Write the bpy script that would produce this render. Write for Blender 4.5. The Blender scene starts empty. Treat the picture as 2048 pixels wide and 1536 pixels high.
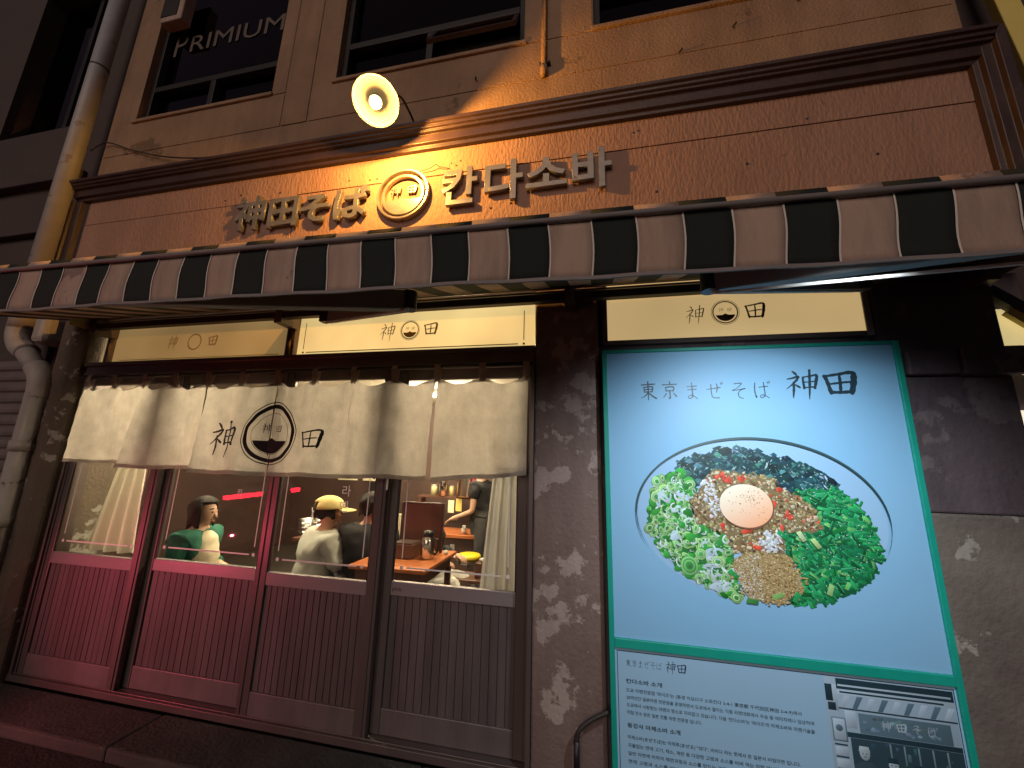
import bpy, bmesh, math, random
from mathutils import Vector, Matrix, Euler
R = math.radians
random.seed(7)
sc = bpy.context.scene
C = sc.collection

# ------------------------------------------------------------------ camera
cam_d = bpy.data.cameras.new('camera'); cam = bpy.data.objects.new('camera', cam_d); C.objects.link(cam)
cam_d.sensor_width = 36.0; cam_d.lens = 765.0 / 2048.0 * 36.0
cam_d.clip_start = 0.05; cam_d.clip_end = 400
yaw, pitch, roll = R(12.037), R(11.819), R(1.435)
fwd = Vector((-math.sin(yaw)*math.cos(pitch), math.cos(yaw)*math.cos(pitch), math.sin(pitch)))
rt = Vector((math.cos(yaw), math.sin(yaw), 0)); up = rt.cross(fwd)
r2 = math.cos(roll)*rt + math.sin(roll)*up; u2 = -math.sin(roll)*rt + math.cos(roll)*up
mw = Matrix((r2, u2, -fwd)).transposed().to_4x4(); mw.translation = (0, -2.3, 1.517)
cam.matrix_world = mw
sc.camera = cam

# ------------------------------------------------------------------ night sky, street glow, exposure
w = bpy.data.worlds.new('World'); sc.world = w; w.use_nodes = True
nt = w.node_tree; bg = nt.nodes['Background']
sky = nt.nodes.new('ShaderNodeTexSky'); sky.sky_type = 'NISHITA'; sky.sun_disc = False
sky.sun_elevation = R(-3); sky.sun_rotation = R(200)
tint = nt.nodes.new('ShaderNodeMix'); tint.data_type = 'RGBA'; tint.inputs[0].default_value = 0.75
tint.inputs[7].default_value = (0.40, 0.27, 0.36, 1)
nt.links.new(sky.outputs[0], tint.inputs[6]); nt.links.new(tint.outputs[2], bg.inputs[0])
bg.inputs[1].default_value = 0.11
sun_d = bpy.data.lights.new('street_glow', 'SUN'); sun = bpy.data.objects.new('street_glow', sun_d); C.objects.link(sun)
sun_d.energy = 0.74; sun_d.angle = R(38); sun_d.color = (1.0, 0.79, 0.67)
sun.rotation_euler = Vector((0.12, 0.93, -0.36)).to_track_quat('-Z', 'Y').to_euler()
sc.view_settings.view_transform = 'Standard'; sc.view_settings.look = 'None'
sc.view_settings.exposure = 0.0; sc.view_settings.gamma = 1.0
sc.cycles.max_bounces = 7; sc.cycles.transparent_max_bounces = 14
sc.cycles.sample_clamp_indirect = 3.0; sc.cycles.caustics_reflective = False; sc.cycles.caustics_refractive = False

# ------------------------------------------------------------------ materials
MATS = {}
def new_mat(name):
    m = bpy.data.materials.new(name); m.use_nodes = True; MATS[name] = m
    return m, m.node_tree, m.node_tree.nodes['Principled BSDF']
def c4(c): return (c[0], c[1], c[2], 1)
def pm(name, a, b=None, scale=4, rough=.6, bump=0, bscale=None, metal=0, stretch=(1,1,1), rvar=.12, spot=None, spec=.5, trans=0, coat=0, streak=0, mask=0):
    """noise-mixed two-tone surface with fine relief; spot=(colour, scale, threshold) adds worn patches"""
    m, t, p = new_mat(name); N = t.nodes; L = t.links
    tc = N.new('ShaderNodeTexCoord'); mp = N.new('ShaderNodeMapping'); mp.inputs['Scale'].default_value = stretch
    L.new(tc.outputs['Object'], mp.inputs[0])
    n1 = N.new('ShaderNodeTexNoise'); n1.inputs['Scale'].default_value = scale; n1.inputs['Detail'].default_value = 6; n1.inputs['Roughness'].default_value = .62
    L.new(mp.outputs[0], n1.inputs[0])
    rp = N.new('ShaderNodeValToRGB'); rp.color_ramp.elements[0].position = .32; rp.color_ramp.elements[1].position = .70
    rp.color_ramp.elements[0].color = c4(a); rp.color_ramp.elements[1].color = c4(b or tuple(min(1, x*1.25) for x in a))
    L.new(n1.outputs[0], rp.inputs[0]); col = rp.outputs[0]
    hsrc = None
    if spot:
        sc_c, ss, th = spot
        n2 = N.new('ShaderNodeTexNoise'); n2.inputs['Scale'].default_value = ss; n2.inputs['Detail'].default_value = 9; n2.inputs['Roughness'].default_value = .6
        L.new(tc.outputs['Object'], n2.inputs[0])
        nsrc = n2.outputs[0]
        if mask:                                     # patches gather in some areas and thin out in others
            n5 = N.new('ShaderNodeTexNoise'); n5.inputs['Scale'].default_value = mask; n5.inputs['Detail'].default_value = 3; L.new(tc.outputs['Object'], n5.inputs[0])
            av = N.new('ShaderNodeMix'); av.inputs[0].default_value = .42; L.new(nsrc, av.inputs[2]); L.new(n5.outputs[0], av.inputs[3]); nsrc = av.outputs[0]
        r2_ = N.new('ShaderNodeValToRGB'); r2_.color_ramp.elements[0].position = th; r2_.color_ramp.elements[1].position = th+.025
        L.new(nsrc, r2_.inputs[0])
        mx = N.new('ShaderNodeMix'); mx.data_type = 'RGBA'; L.new(r2_.outputs[0], mx.inputs[0]); L.new(col, mx.inputs[6]); mx.inputs[7].default_value = c4(sc_c)
        col = mx.outputs[2]; hsrc = r2_.outputs[0]
    if streak:                                       # rain runs and grime
        m4 = N.new('ShaderNodeMapping'); m4.inputs['Scale'].default_value = (4,4,.7); L.new(tc.outputs['Object'], m4.inputs[0])
        n4 = N.new('ShaderNodeTexNoise'); n4.inputs['Scale'].default_value = 1.6; n4.inputs['Detail'].default_value = 7; n4.inputs['Roughness'].default_value = .7; L.new(m4.outputs[0], n4.inputs[0])
        r4 = N.new('ShaderNodeMapRange'); r4.inputs[1].default_value = .42; r4.inputs[2].default_value = .68; r4.inputs[3].default_value = 1.0; r4.inputs[4].default_value = 1-streak; L.new(n4.outputs[0], r4.inputs[0])
        m5 = N.new('ShaderNodeVectorMath'); m5.operation = 'SCALE'; L.new(col, m5.inputs[0]); L.new(r4.outputs[0], m5.inputs['Scale']); col = m5.outputs[0]
    L.new(col, p.inputs['Base Color'])
    mr = N.new('ShaderNodeMapRange'); mr.inputs[3].default_value = max(.02, rough-rvar); mr.inputs[4].default_value = min(1, rough+rvar)
    L.new(n1.outputs[0], mr.inputs[0]); L.new(mr.outputs[0], p.inputs['Roughness'])
    p.inputs['Metallic'].default_value = metal; p.inputs['Specular IOR Level'].default_value = spec
    if coat: p.inputs['Coat Weight'].default_value = coat; p.inputs['Coat Roughness'].default_value = .12
    if bump:
        n3 = N.new('ShaderNodeTexNoise'); n3.inputs['Scale'].default_value = bscale or scale*12; n3.inputs['Detail'].default_value = 5
        L.new(mp.outputs[0], n3.inputs[0])
        bp = N.new('ShaderNodeBump'); bp.inputs['Strength'].default_value = bump; bp.inputs['Distance'].default_value = .01
        L.new(n3.outputs[0], bp.inputs['Height'])
        if hsrc:
            b2 = N.new('ShaderNodeBump'); b2.invert = True; b2.inputs['Strength'].default_value = .5; b2.inputs['Distance'].default_value = .004
            L.new(hsrc, b2.inputs['Height']); L.new(bp.outputs[0], b2.inputs['Normal']); L.new(b2.outputs[0], p.inputs['Normal'])
        else: L.new(bp.outputs[0], p.inputs['Normal'])
    if trans:
        tr = N.new('ShaderNodeBsdfTranslucent'); L.new(col, tr.inputs[0]); ms = N.new('ShaderNodeMixShader'); ms.inputs[0].default_value = trans
        L.new(p.outputs[0], ms.inputs[1]); L.new(tr.outputs[0], ms.inputs[2]); L.new(ms.outputs[0], N['Material Output'].inputs[0])
    return m
def em(name, col, s, base=None):
    m, t, p = new_mat(name); p.inputs['Base Color'].default_value = c4(base or col)
    p.inputs['Emission Color'].default_value = c4(col); p.inputs['Emission Strength'].default_value = s; p.inputs['Roughness'].default_value = .5
    return m
def film(name, col, s, var=.25):
    """back-lit cream film: emission in place of light from behind, noise for its unevenness"""
    m, t, p = new_mat(name); N = t.nodes; L = t.links
    tc = N.new('ShaderNodeTexCoord'); n1 = N.new('ShaderNodeTexNoise'); n1.inputs['Scale'].default_value = 1.7; n1.inputs['Detail'].default_value = 2
    L.new(tc.outputs['Object'], n1.inputs[0]); mr = N.new('ShaderNodeMapRange'); mr.inputs[1].default_value = .3; mr.inputs[2].default_value = .7; mr.inputs[3].default_value = s*(1-var); mr.inputs[4].default_value = s*(1+var)
    L.new(n1.outputs[0], mr.inputs[0]); L.new(mr.outputs[0], p.inputs['Emission Strength'])  # film glows by itself, standing in for room light coming through
    p.inputs['Base Color'].default_value = c4((.55,.45,.28)); p.inputs['Emission Color'].default_value = c4(col); p.inputs['Roughness'].default_value = .25
    return m
def glass(name, tint=(1,1,1), ior=1.5, boost=1.0):
    m = bpy.data.materials.new(name); m.use_nodes = True; MATS[name] = m; t = m.node_tree; N = t.nodes; L = t.links
    N.remove(N['Principled BSDF'])
    tr = N.new('ShaderNodeBsdfTransparent'); tr.inputs[0].default_value = c4(tint)
    gl = N.new('ShaderNodeBsdfGlossy'); gl.inputs['Roughness'].default_value = .015
    fr = N.new('ShaderNodeFresnel'); fr.inputs[0].default_value = ior
    ml = N.new('ShaderNodeMath'); ml.operation = 'MULTIPLY'; ml.use_clamp = True       # each pane mirrors from its outer faces only
    ge = N.new('ShaderNodeNewGeometry'); iv = N.new('ShaderNodeMath'); iv.operation = 'MULTIPLY_ADD'; iv.inputs[1].default_value = -boost; iv.inputs[2].default_value = boost
    L.new(ge.outputs['Backfacing'], iv.inputs[0]); L.new(iv.outputs[0], ml.inputs[1]); L.new(fr.outputs[0], ml.inputs[0])
    mx = N.new('ShaderNodeMixShader'); L.new(ml.outputs[0], mx.inputs[0]); L.new(tr.outputs[0], mx.inputs[1]); L.new(gl.outputs[0], mx.inputs[2])
    L.new(mx.outputs[0], N['Material Output'].inputs[0])
    return m
def vcol(name, rough=.45):
    m, t, p = new_mat(name); a = t.nodes.new('ShaderNodeVertexColor'); a.layer_name = 'Col'
    t.links.new(a.outputs[0], p.inputs['Base Color']); p.inputs['Roughness'].default_value = rough
    return m
M = MATS
pm('stucco', (.28,.17,.10), (.40,.255,.158), 1.6, .85, .7, 55, spot=((.20,.125,.07), 3.6, .60), streak=.2, mask=1.1)
pm('plank', (.31,.178,.128), (.385,.23,.165), 2.2, .75, .85, 48, stretch=(1.3,1,.5), spot=((.22,.12,.08), 14, .66), streak=.10, mask=2)
pm('moulding', (.034,.017,.017), (.050,.026,.025), 5, .42, .15, 40)
pm('win_dark', (.010,.007,.006), (.016,.011,.009), 4, .45, .1)
pm('flaked', (.165,.112,.10), (.215,.15,.135), 2.5, .62, .4, 45, spot=((.36,.285,.26), 8, .535), streak=.25, mask=2.2)
pm('flaked_left', (.10,.075,.055), (.14,.105,.075), 3, .8, .6, 40, spot=((.33,.31,.27), 10, .55), streak=.3, mask=2)
pm('dark_wall', (.078,.060,.074), (.13,.098,.114), 2.2, .75, .6, 30, spot=((.17,.135,.145), 6, .575), streak=.35, mask=1.5)
pm('concrete', (.11,.09,.08), (.18,.155,.135), 3.2, .85, .6, 40, spot=((.30,.275,.25), 4.2, .60))
pm('neighbour_wall', (.060,.042,.038), (.085,.06,.053), 1.8, .8, .4, 50)
pm('shutter', (.13,.10,.095), (.19,.145,.135), 5, .55, .1)
pm('pvc', (.33,.33,.345), (.43,.43,.45), 5, .5, .1, 30, spot=((.30,.26,.23), 5, .62))
pm('pvc_old', (.32,.29,.265), (.42,.385,.35), 4, .6, .3, 30, spot=((.12,.10,.085), 4.5, .60))
pm('paper_old', (.5,.5,.5), (.62,.62,.6), 9, .8)
pm('asphalt', (.018,.017,.015), (.036,.033,.028), 6, .9, .9, 60, spot=((.065,.06,.05), 1.3, .60))
pm('kerb_stone', (.040,.040,.036), (.072,.071,.063), 5, .85, .6, 50, spot=((.05,.046,.04), 3.1, .58))
pm('alu_brown', (.115,.088,.085), (.15,.118,.112), 3, .36, .06, 30, metal=.35, stretch=(1,1,.2))
pm('alu_rail', (.21,.18,.185), (.28,.24,.245), 3, .40, .06, 30, metal=.2, stretch=(.2,1,1)); pm('alu_kick', (.135,.112,.113), (.18,.15,.15), 3, .45, .1, 30, metal=.15, stretch=(.3,1,1), streak=.25)
pm('board', (.088,.07,.071), (.125,.10,.10), 3, .5, .3, 40, stretch=(3,3,.25), streak=.3, spot=((.12,.10,.095), 18, .64), mask=3)
pm('linen', (.43,.385,.335), (.56,.505,.445), 9, .9, .8, 150, trans=.42, streak=.18)
pm('ink', (.008,.006,.006), (.014,.011,.010), 5, .75)
pm('ink_brown', (.085,.05,.012), (.11,.07,.02), 5, .6)
pm('cloth_green', (.010,.016,.014), (.016,.024,.021), 5, .85, .3, 200)
pm('cloth_pale', (.48,.345,.275), (.58,.43,.35), 3, .85, .3, 200, stretch=(3,3,.5), streak=.38, spot=((.30,.21,.18), 8, .62), mask=3)
pm('piping_white', (.75,.72,.65), (.8,.77,.7), 5, .8)
pm('alu_grey', (.23,.205,.205), (.29,.26,.26), 4, .62, .05)
pm('arm_grey', (.20,.215,.22), (.25,.265,.27), 3, .6, .05)
pm('cord_white', (.78,.78,.75), (.85,.85,.82), 9, .5)
pm('brass_plate', (.45,.36,.16), (.55,.45,.2), 9, .35, metal=.6)
pm('black_plastic', (.012,.011,.012), (.02,.019,.02), 6, .45)
pm('sign_metal', (.17,.17,.175), (.25,.25,.255), 7, .36, .12, 30, metal=.45, stretch=(1,1,.3), rvar=.16, spot=((.20,.165,.13), 9, .63))
pm('sign_brass', (.34,.31,.25), (.44,.40,.33), 6, .30, .05, metal=.6)
pm('teal', (.004,.30,.235), (.008,.36,.28), 4, .42, .05)
pm('poster_blue', (.225,.485,.76), (.24,.505,.78), 2, .5, rvar=.05, spec=.3)
pm('poster_blue_low', (.30,.52,.74), (.315,.54,.76), 2, .5, rvar=.05, spec=.3)
pm('poster_ink', (.010,.035,.055), (.012,.04,.06), 4, .5)
vcol('print_food', .42); vcol('print_photo', .5)
film('film_bright', (1.0,.74,.30), .72, .22); film('film_dim', (1.0,.66,.25), .21, .2); film('film_right', (1.0,.70,.31), .47, .08)
pm('film_ghost', (.62,.44,.20), (.66,.47,.22), 5, .4)
glass('pane_glass', (.96,.95,.92), 1.5, 1.0); glass('upper_glass', (.35,.3,.28), 1.5, 1.1); glass('bulb_glass', (1,.95,.85), 1.3, .6)
pm('frost_white', (.72,.70,.68), (.78,.76,.74), 5, .5)
pm('letter_faint', (.12,.09,.07), (.15,.11,.085), 5, .6)
pm('enamel', (.040,.041,.046), (.048,.050,.056), 5, .5, spec=.2); pm('iron_black', (.02,.017,.015), (.03,.026,.022), 8, .55, .3)
em('bulb_lit', (1.0,.66,.24), 16)
em('tube_lit', (1.0,.85,.58), 470); em('led_lit', (.75,.88,1.0), 6)
em('tail_red', (1.0,.02,.05), 34); em('neighbour_lit', (1.0,.82,.38), .55); em('neighbour_white', (1.0,.90,.70), .9)
pm('room_wall', (.050,.026,.022), (.075,.040,.033), 2, .6); pm('room_floor', (.05,.042,.036), (.08,.068,.058), 3, .4); pm('room_ceiling', (.62,.55,.42), (.68,.60,.46), 2, .8)
pm('room_ply', (.10,.045,.032), (.14,.065,.045), 3, .4, stretch=(4,1,.4)); pm('table_top', (.42,.13,.045), (.52,.17,.06), 3, .3, stretch=(.5,3,1))
pm('stool_yellow', (.75,.56,.02), (.8,.6,.03), 4, .35); pm('chrome', (.75,.73,.70), (.8,.78,.75), 3, .16, metal=1.0)
pm('curtain_cloth', (.68,.63,.50), (.76,.71,.57), 4, .9, .3, 160, trans=.35); pm('curtain_grey', (.50,.49,.46), (.58,.57,.53), 4, .9, .3, 160, trans=.3)
pm('skin', (.60,.36,.25), (.66,.41,.29), 8, .5); pm('hair_black', (.008,.006,.005), (.022,.015,.012), 40, .6, .6, 120, stretch=(1,1,.12), spec=.25); pm('lips', (.36,.15,.12), (.4,.17,.13), 8, .5); pm('wool_green', (.012,.11,.075), (.018,.14,.095), 9, .9, .4, 160)
pm('top_cream', (.72,.64,.44), (.78,.70,.5), 6, .85, .3, 60); pm('sweater_grey', (.52,.54,.48), (.62,.63,.56), 6, .9, .4, 120); pm('cap_yellow', (.72,.58,.22), (.78,.64,.28), 8, .8, .2, 120)
pm('cloth_black', (.012,.012,.015), (.02,.02,.024), 6, .85, .3, 80); pm('trousers', (.05,.05,.06), (.07,.07,.08), 6, .85); pm('white_cotton', (.72,.70,.64), (.78,.76,.7), 6, .85)
pm('paper_yellow', (.80,.62,.14), (.85,.68,.2), 6, .7); pm('paper_cream', (.82,.76,.52), (.86,.8,.56), 6, .7); pm('red_plastic', (.62,.05,.03), (.7,.07,.04), 6, .4)
pm('pink_label', (.85,.08,.25), (.9,.1,.3), 6, .4); pm('jar_food', (.5,.5,.28), (.62,.6,.34), 30, .5); pm('noodle_wrap', (.65,.22,.14), (.75,.42,.22), 24, .5)
pm('car_paint', (.42,.42,.43), (.46,.46,.47), 2, .25, coat=.5); pm('car_dark', (.015,.015,.017), (.02,.02,.022), 3, .2); pm('rubber', (.012,.012,.012), (.02,.02,.02), 9, .8); pm('plate_yellow', (.8,.6,.05), (.84,.64,.08), 5, .5)

# ------------------------------------------------------------------ builders
class MB:
    def __init__(s): s.v = []; s.f = []; s.mi = []; s.cols = None
    def add(s, vs, fs, mi=0):
        o = len(s.v); s.v += [tuple(p) for p in vs]; s.f += [tuple(i+o for i in f) for f in fs]; s.mi += [mi]*len(fs); return s
    def box(s, x0, x1, y0, y1, z0, z1, mi=0):
        return s.add([(x0,y0,z0),(x1,y0,z0),(x1,y1,z0),(x0,y1,z0),(x0,y0,z1),(x1,y0,z1),(x1,y1,z1),(x0,y1,z1)],
                     [(0,3,2,1),(4,5,6,7),(0,1,5,4),(1,2,6,5),(2,3,7,6),(3,0,4,7)], mi)
    def prism_x(s, prof, x0, x1, mi=0):            # profile in (y,z), extruded along x
        n = len(prof); vs = [(x0,y,z) for y,z in prof]+[(x1,y,z) for y,z in prof]
        return s.add(vs, [tuple(range(n))[::-1], tuple(range(n,2*n))]+[(i,(i+1)%n,(i+1)%n+n,i+n) for i in range(n)], mi)
    def prism_z(s, prof, z0, z1, mi=0):            # profile in (x,y), extruded along z
        n = len(prof); vs = [(x,y,z0) for x,y in prof]+[(x,y,z1) for x,y in prof]
        return s.add(vs, [tuple(range(n))[::-1], tuple(range(n,2*n))]+[(i,(i+1)%n,(i+1)%n+n,i+n) for i in range(n)], mi)
    def prism_y(s, prof, y0, y1, mi=0):            # profile in (x,z), extruded along y
        n = len(prof); vs = [(x,y0,z) for x,z in prof]+[(x,y1,z) for x,z in prof]
        return s.add(vs, [tuple(range(n)), tuple(range(n,2*n))[::-1]]+[(i,i+n,(i+1)%n+n,(i+1)%n) for i in range(n)], mi)
    def tube(s, pts, r, n=12, mi=0, cap=True):
        pts = [Vector(p) for p in pts]; rs = r if isinstance(r, (list, tuple)) else [r]*len(pts)
        rings = []; ref = None
        for i, p in enumerate(pts):
            d = (pts[min(i+1,len(pts)-1)]-pts[max(i-1,0)]).normalized()
            if ref is None: ref = d.orthogonal().normalized()
            a = (ref-d*ref.dot(d)).normalized(); b = d.cross(a); ref = a
            rings.append([p+rs[i]*(math.cos(2*math.pi*k/n)*a+math.sin(2*math.pi*k/n)*b) for k in range(n)])
        vs = [q for g in rings for q in g]; fs = []
        for i in range(len(pts)-1):
            for k in range(n): fs.append((i*n+k, i*n+(k+1)%n, (i+1)*n+(k+1)%n, (i+1)*n+k))
        if cap: fs += [tuple(range(n))[::-1], tuple(range((len(pts)-1)*n, len(pts)*n))]
        return s.add(vs, fs, mi)
    def lathe(s, prof, c, n=24, axis=(0,0,1), mi=0):  # profile (r, h) along axis from c
        ax = Vector(axis).normalized(); a = ax.orthogonal().normalized(); b = ax.cross(a); c = Vector(c); vs = []; fs = []
        for r_, h in prof:
            for k in range(n):
                t = 2*math.pi*k/n; vs.append(c+ax*h+r_*(math.cos(t)*a+math.sin(t)*b))
        for i in range(len(prof)-1):
            for k in range(n): fs.append((i*n+k, i*n+(k+1)%n, (i+1)*n+(k+1)%n, (i+1)*n+k))
        return s.add(vs, fs, mi)
    def bar(s, p0, p1, w, h, mi=0, upv=(0,0,1)):
        p0 = Vector(p0); p1 = Vector(p1); d = (p1-p0).normalized(); a = d.cross(Vector(upv)).normalized(); b = a.cross(d)
        vs = [p+sx*a*w/2+sy*b*h/2 for p in (p0,p1) for sx,sy in ((-1,-1),(1,-1),(1,1),(-1,1))]
        return s.add(vs, [(3,2,1,0),(4,5,6,7),(0,1,5,4),(1,2,6,5),(2,3,7,6),(3,0,4,7)], mi)
    def build(s, name, mat, parent=None, bevel=0, smooth=False, fix=True):
        me = bpy.data.meshes.new(name); me.from_pydata([tuple(v) for v in s.v], [], s.f)
        mats = mat if isinstance(mat, (list, tuple)) else [mat]
        for m in mats: me.materials.append(M[m] if isinstance(m, str) else m)
        if len(mats) > 1: me.polygons.foreach_set('material_index', s.mi)
        if s.cols:
            at = me.color_attributes.new('Col', 'FLOAT_COLOR', 'CORNER'); data = []
            for f, c in zip(s.f, s.cols):
                for k in range(len(f)):
                    q = c[k] if isinstance(c[0], (tuple, list)) else c
                    data += [q[0], q[1], q[2], 1.0]
            at.data.foreach_set('color', data)
        if fix:
            bm = bmesh.new(); bm.from_mesh(me); bmesh.ops.recalc_face_normals(bm, faces=bm.faces); bm.to_mesh(me); bm.free()
        if smooth: me.polygons.foreach_set('use_smooth', [True]*len(me.polygons))
        o = bpy.data.objects.new(name, me); C.objects.link(o)
        if parent: o.parent = parent
        if bevel:
            b = o.modifiers.new('edge', 'BEVEL'); b.width = bevel; b.segments = 2; b.limit_method = 'ANGLE'; b.angle_limit = R(40)
        return o
def part(name, mb, mat, parent, **k): return mb.build(name, mat, parent, **k)
def tag(o, label=None, cat=None, group=None, kind=None):
    if label: o['label'] = label
    if cat: o['category'] = cat
    if group: o['group'] = group
    if kind: o['kind'] = kind
    return o
def thing(name, label, cat, loc=(0,0,0), group=None):
    o = bpy.data.objects.new(name, None); C.objects.link(o); o.location = loc; o.empty_display_size = .1
    return tag(o, label, cat, group)
def under(parent):                                   # children keep world coordinates
    bpy.context.view_layer.update(); inv = parent.matrix_world.inverted()
    for ch in parent.children: ch.matrix_parent_inverse = inv
def box(name, mat, parent, x0, x1, y0, y1, z0, z1, bevel=.003): return MB().box(x0,x1,y0,y1,z0,z1).build(name, mat, parent, bevel=bevel)
# --- brush writing: strokes with width, mapped by fn(u,v)->(x,z) and lay(x,z)->y
def catmull(P, n=7):
    out = []
    for i in range(len(P)-1):
        p0 = P[max(i-1,0)]; p1 = P[i]; p2 = P[i+1]; p3 = P[min(i+2,len(P)-1)]
        for k in range(n):
            t = k/n; out.append(tuple(.5*((2*b)+(-a+c)*t+(2*a-5*b+4*c-d)*t*t+(-a+3*b-3*c+d)*t**3) for a,b,c,d in zip(p0,p1,p2,p3)))
    out.append(tuple(P[-1])); return out
G = {   # (x, y, half width) per stroke point, unit box
'神': [[(.20,.97,.02),(.27,.90,.035),(.31,.84,.03)],[(.05,.68,.02),(.22,.72,.03),(.37,.77,.035),(.26,.55,.03),(.02,.30,.008)],[(.24,.55,.03),(.235,.25,.032),(.22,-.02,.015)],[(.28,.47,.012),(.36,.40,.03),(.41,.36,.025)],
      [(.50,.74,.025),(.52,.52,.03),(.54,.32,.03)],[(.50,.74,.02),(.72,.78,.025),(.90,.81,.035),(.89,.60,.04),(.85,.32,.03)],[(.54,.55,.015),(.86,.58,.02)],[(.54,.35,.02),(.84,.37,.025)],[(.70,1.0,.03),(.70,.5,.033),(.685,-.08,.012)]],
'田': [[(.06,.80,.05),(.12,.60,.045),(.20,.10,.05)],[(.08,.80,.04),(.50,.88,.045),(.88,.93,.06),(.90,.62,.075),(.80,.10,.06)],[(.50,.82,.03),(.50,.5,.04),(.48,.16,.035)],[(.22,.48,.03),(.55,.53,.035),(.78,.55,.03)],[(.20,.14,.045),(.50,.13,.05),(.82,.16,.05)]],
'東': [[(.12,.82,.02),(.88,.86,.025)],[(.26,.68,.02),(.29,.40,.02)],[(.26,.68,.02),(.74,.70,.025),(.71,.42,.022)],[(.29,.55,.018),(.70,.57,.018)],[(.29,.42,.018),(.70,.43,.018)],[(.50,1.0,.022),(.50,.5,.025),(.49,-.02,.015)],[(.48,.38,.02),(.32,.20,.018),(.08,.08,.008)],[(.52,.38,.015),(.72,.20,.025),(.95,.06,.03)]],
'京': [[(.50,1.0,.02),(.53,.90,.025)],[(.10,.82,.018),(.90,.85,.022)],[(.28,.68,.02),(.30,.46,.02)],[(.28,.68,.02),(.72,.69,.024),(.70,.47,.02)],[(.30,.48,.018),(.70,.49,.018)],[(.51,.46,.022),(.51,.05,.024),(.42,.10,.008)],[(.30,.32,.022),(.14,.10,.01)],[(.72,.34,.015),(.88,.16,.028)]],
'ま': [[(.20,.78,.016),(.80,.81,.02)],[(.24,.58,.016),(.76,.61,.02)],[(.50,1.0,.02),(.52,.5,.022),(.51,.15,.022),(.32,.04,.018),(.24,.14,.015),(.42,.24,.016),(.64,.16,.016),(.82,.02,.016)]],
'ぜ': [[(.04,.60,.016),(.45,.64,.018),(.86,.70,.02)],[(.66,.92,.02),(.67,.62,.02),(.60,.40,.015)],[(.30,.88,.02),(.30,.40,.02),(.38,.10,.018),(.76,.06,.02)],[(.88,.98,.016),(.93,.88,.016)],[(.97,1.02,.016),(1.02,.92,.016)]],
'そ': [[(.24,.94,.018),(.70,.96,.022),(.40,.66,.014),(.10,.52,.014),(.55,.57,.018),(.92,.64,.016),(.58,.50,.016),(.46,.28,.02),(.54,.08,.018),(.76,.02,.014)]],
'ば': [[(.14,.94,.018),(.09,.5,.022),(.15,.06,.02),(.20,.20,.008)],[(.36,.68,.016),(.86,.73,.018)],[(.64,.96,.018),(.66,.5,.02),(.65,.18,.02),(.46,.04,.016),(.38,.14,.014),(.56,.22,.015),(.88,.04,.016)],[(.86,1.0,.016),(.91,.90,.016)],[(.96,1.04,.016),(1.0,.94,.016)]],
}
def strokes(mb, ch, x, z, wd, ht, lay, fat=1.0, slant=0.0, lift=.0002, y_dir=-1):
    for si, st in enumerate(G[ch]):
        P = catmull(st); L_ = []; Rr = []
        for i, (u, v, hw) in enumerate(P):
            a = P[max(i-1,0)]; b = P[min(i+1,len(P)-1)]; dx = (b[0]-a[0]); dy = (b[1]-a[1]); n = math.hypot(dx,dy) or 1
            hw *= fat*(1+.12*math.sin(i*1.7+si)); nx, ny = -dy/n*hw, dx/n*hw
            for S, q in ((L_, 1), (Rr, -1)):
                uu, vv = u+q*nx, v+q*ny; X = x+uu*wd+vv*slant; Z = z+vv*ht; S.append((X, lay(X,Z)+y_dir*lift*(si+1), Z))
        n = len(P); mb.add(L_+Rr, [(i,i+1,n+i+1,n+i) for i in range(n-1)])
        for end in (0, -1):                                        # round ends
            a, b = Vector(L_[end]), Vector(Rr[end]); c = (a+b)/2; r = (a-b).length/2
            pts = [(c.x+r*math.cos(t*math.pi/4), lay(c.x,c.z)+y_dir*lift*(si+1.5), c.z+r*math.sin(t*math.pi/4)) for t in range(8)]
            mb.add(pts, [tuple(range(8))])
def ring_flat(mb, cx, cz, r0, r1, lay, lift=.0003, n=48, a0=0, a1=2*math.pi, shape=None):
    sh = shape or (lambda t, r: (r*math.cos(t), r*math.sin(t)))
    vs = []
    for r in (r0, r1):
        for k in range(n+1):
            t = a0+(a1-a0)*k/n; dx, dz = sh(t, r); vs.append((cx+dx, lay(cx+dx,cz+dz)-lift, cz+dz))
    mb.add(vs, [(k,k+1,n+2+k,n+1+k) for k in range(n)])
def mountain(mb, cx, cz, r, lay, lift=.0003, base=-.30, shape=None, n=24):
    """lower segment of a disc with a small peak in its top edge"""
    sh = shape or (lambda t, r_: (r_*math.cos(t), r_*math.sin(t))); top = []; bot = []
    xm = math.sqrt(1-base*base)
    for k in range(n+1):
        u = -xm+2*xm*k/n; h = base+max(0, .16-abs(u)*.55); lo = -math.sqrt(max(0,1-u*u))
        for S, q in ((top, max(h, lo)), (bot, lo)):
            t = math.atan2(q, u); rr = math.hypot(u, q)*r; dx, dz = sh(t, rr); S.append((cx+dx, lay(cx+dx,cz+dz)-lift, cz+dz))
    mb.add(top+bot, [(k,k+1,n+2+k,n+1+k) for k in range(n)])
def emblem(mb, cx, cz, r, lay, shape=None, fat=1.0, lift=.0004):
    ring_flat(mb, cx, cz, r*.97, r, lay, lift, shape=shape); ring_flat(mb, cx, cz, r*.82, r*.91, lay, lift, shape=shape)
    mountain(mb, cx, cz, r*.72, lay, lift, shape=shape)
    strokes(mb, '神', cx-r*.46, cz+r*.02, r*.36, r*.36, lay, fat*1.2, lift=lift*.5); strokes(mb, '田', cx+r*.14, cz+r*.04, r*.32, r*.30, lay, fat*1.2, lift=lift*.5)
TS = bpy.data.scenes.new('lettering')
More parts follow.
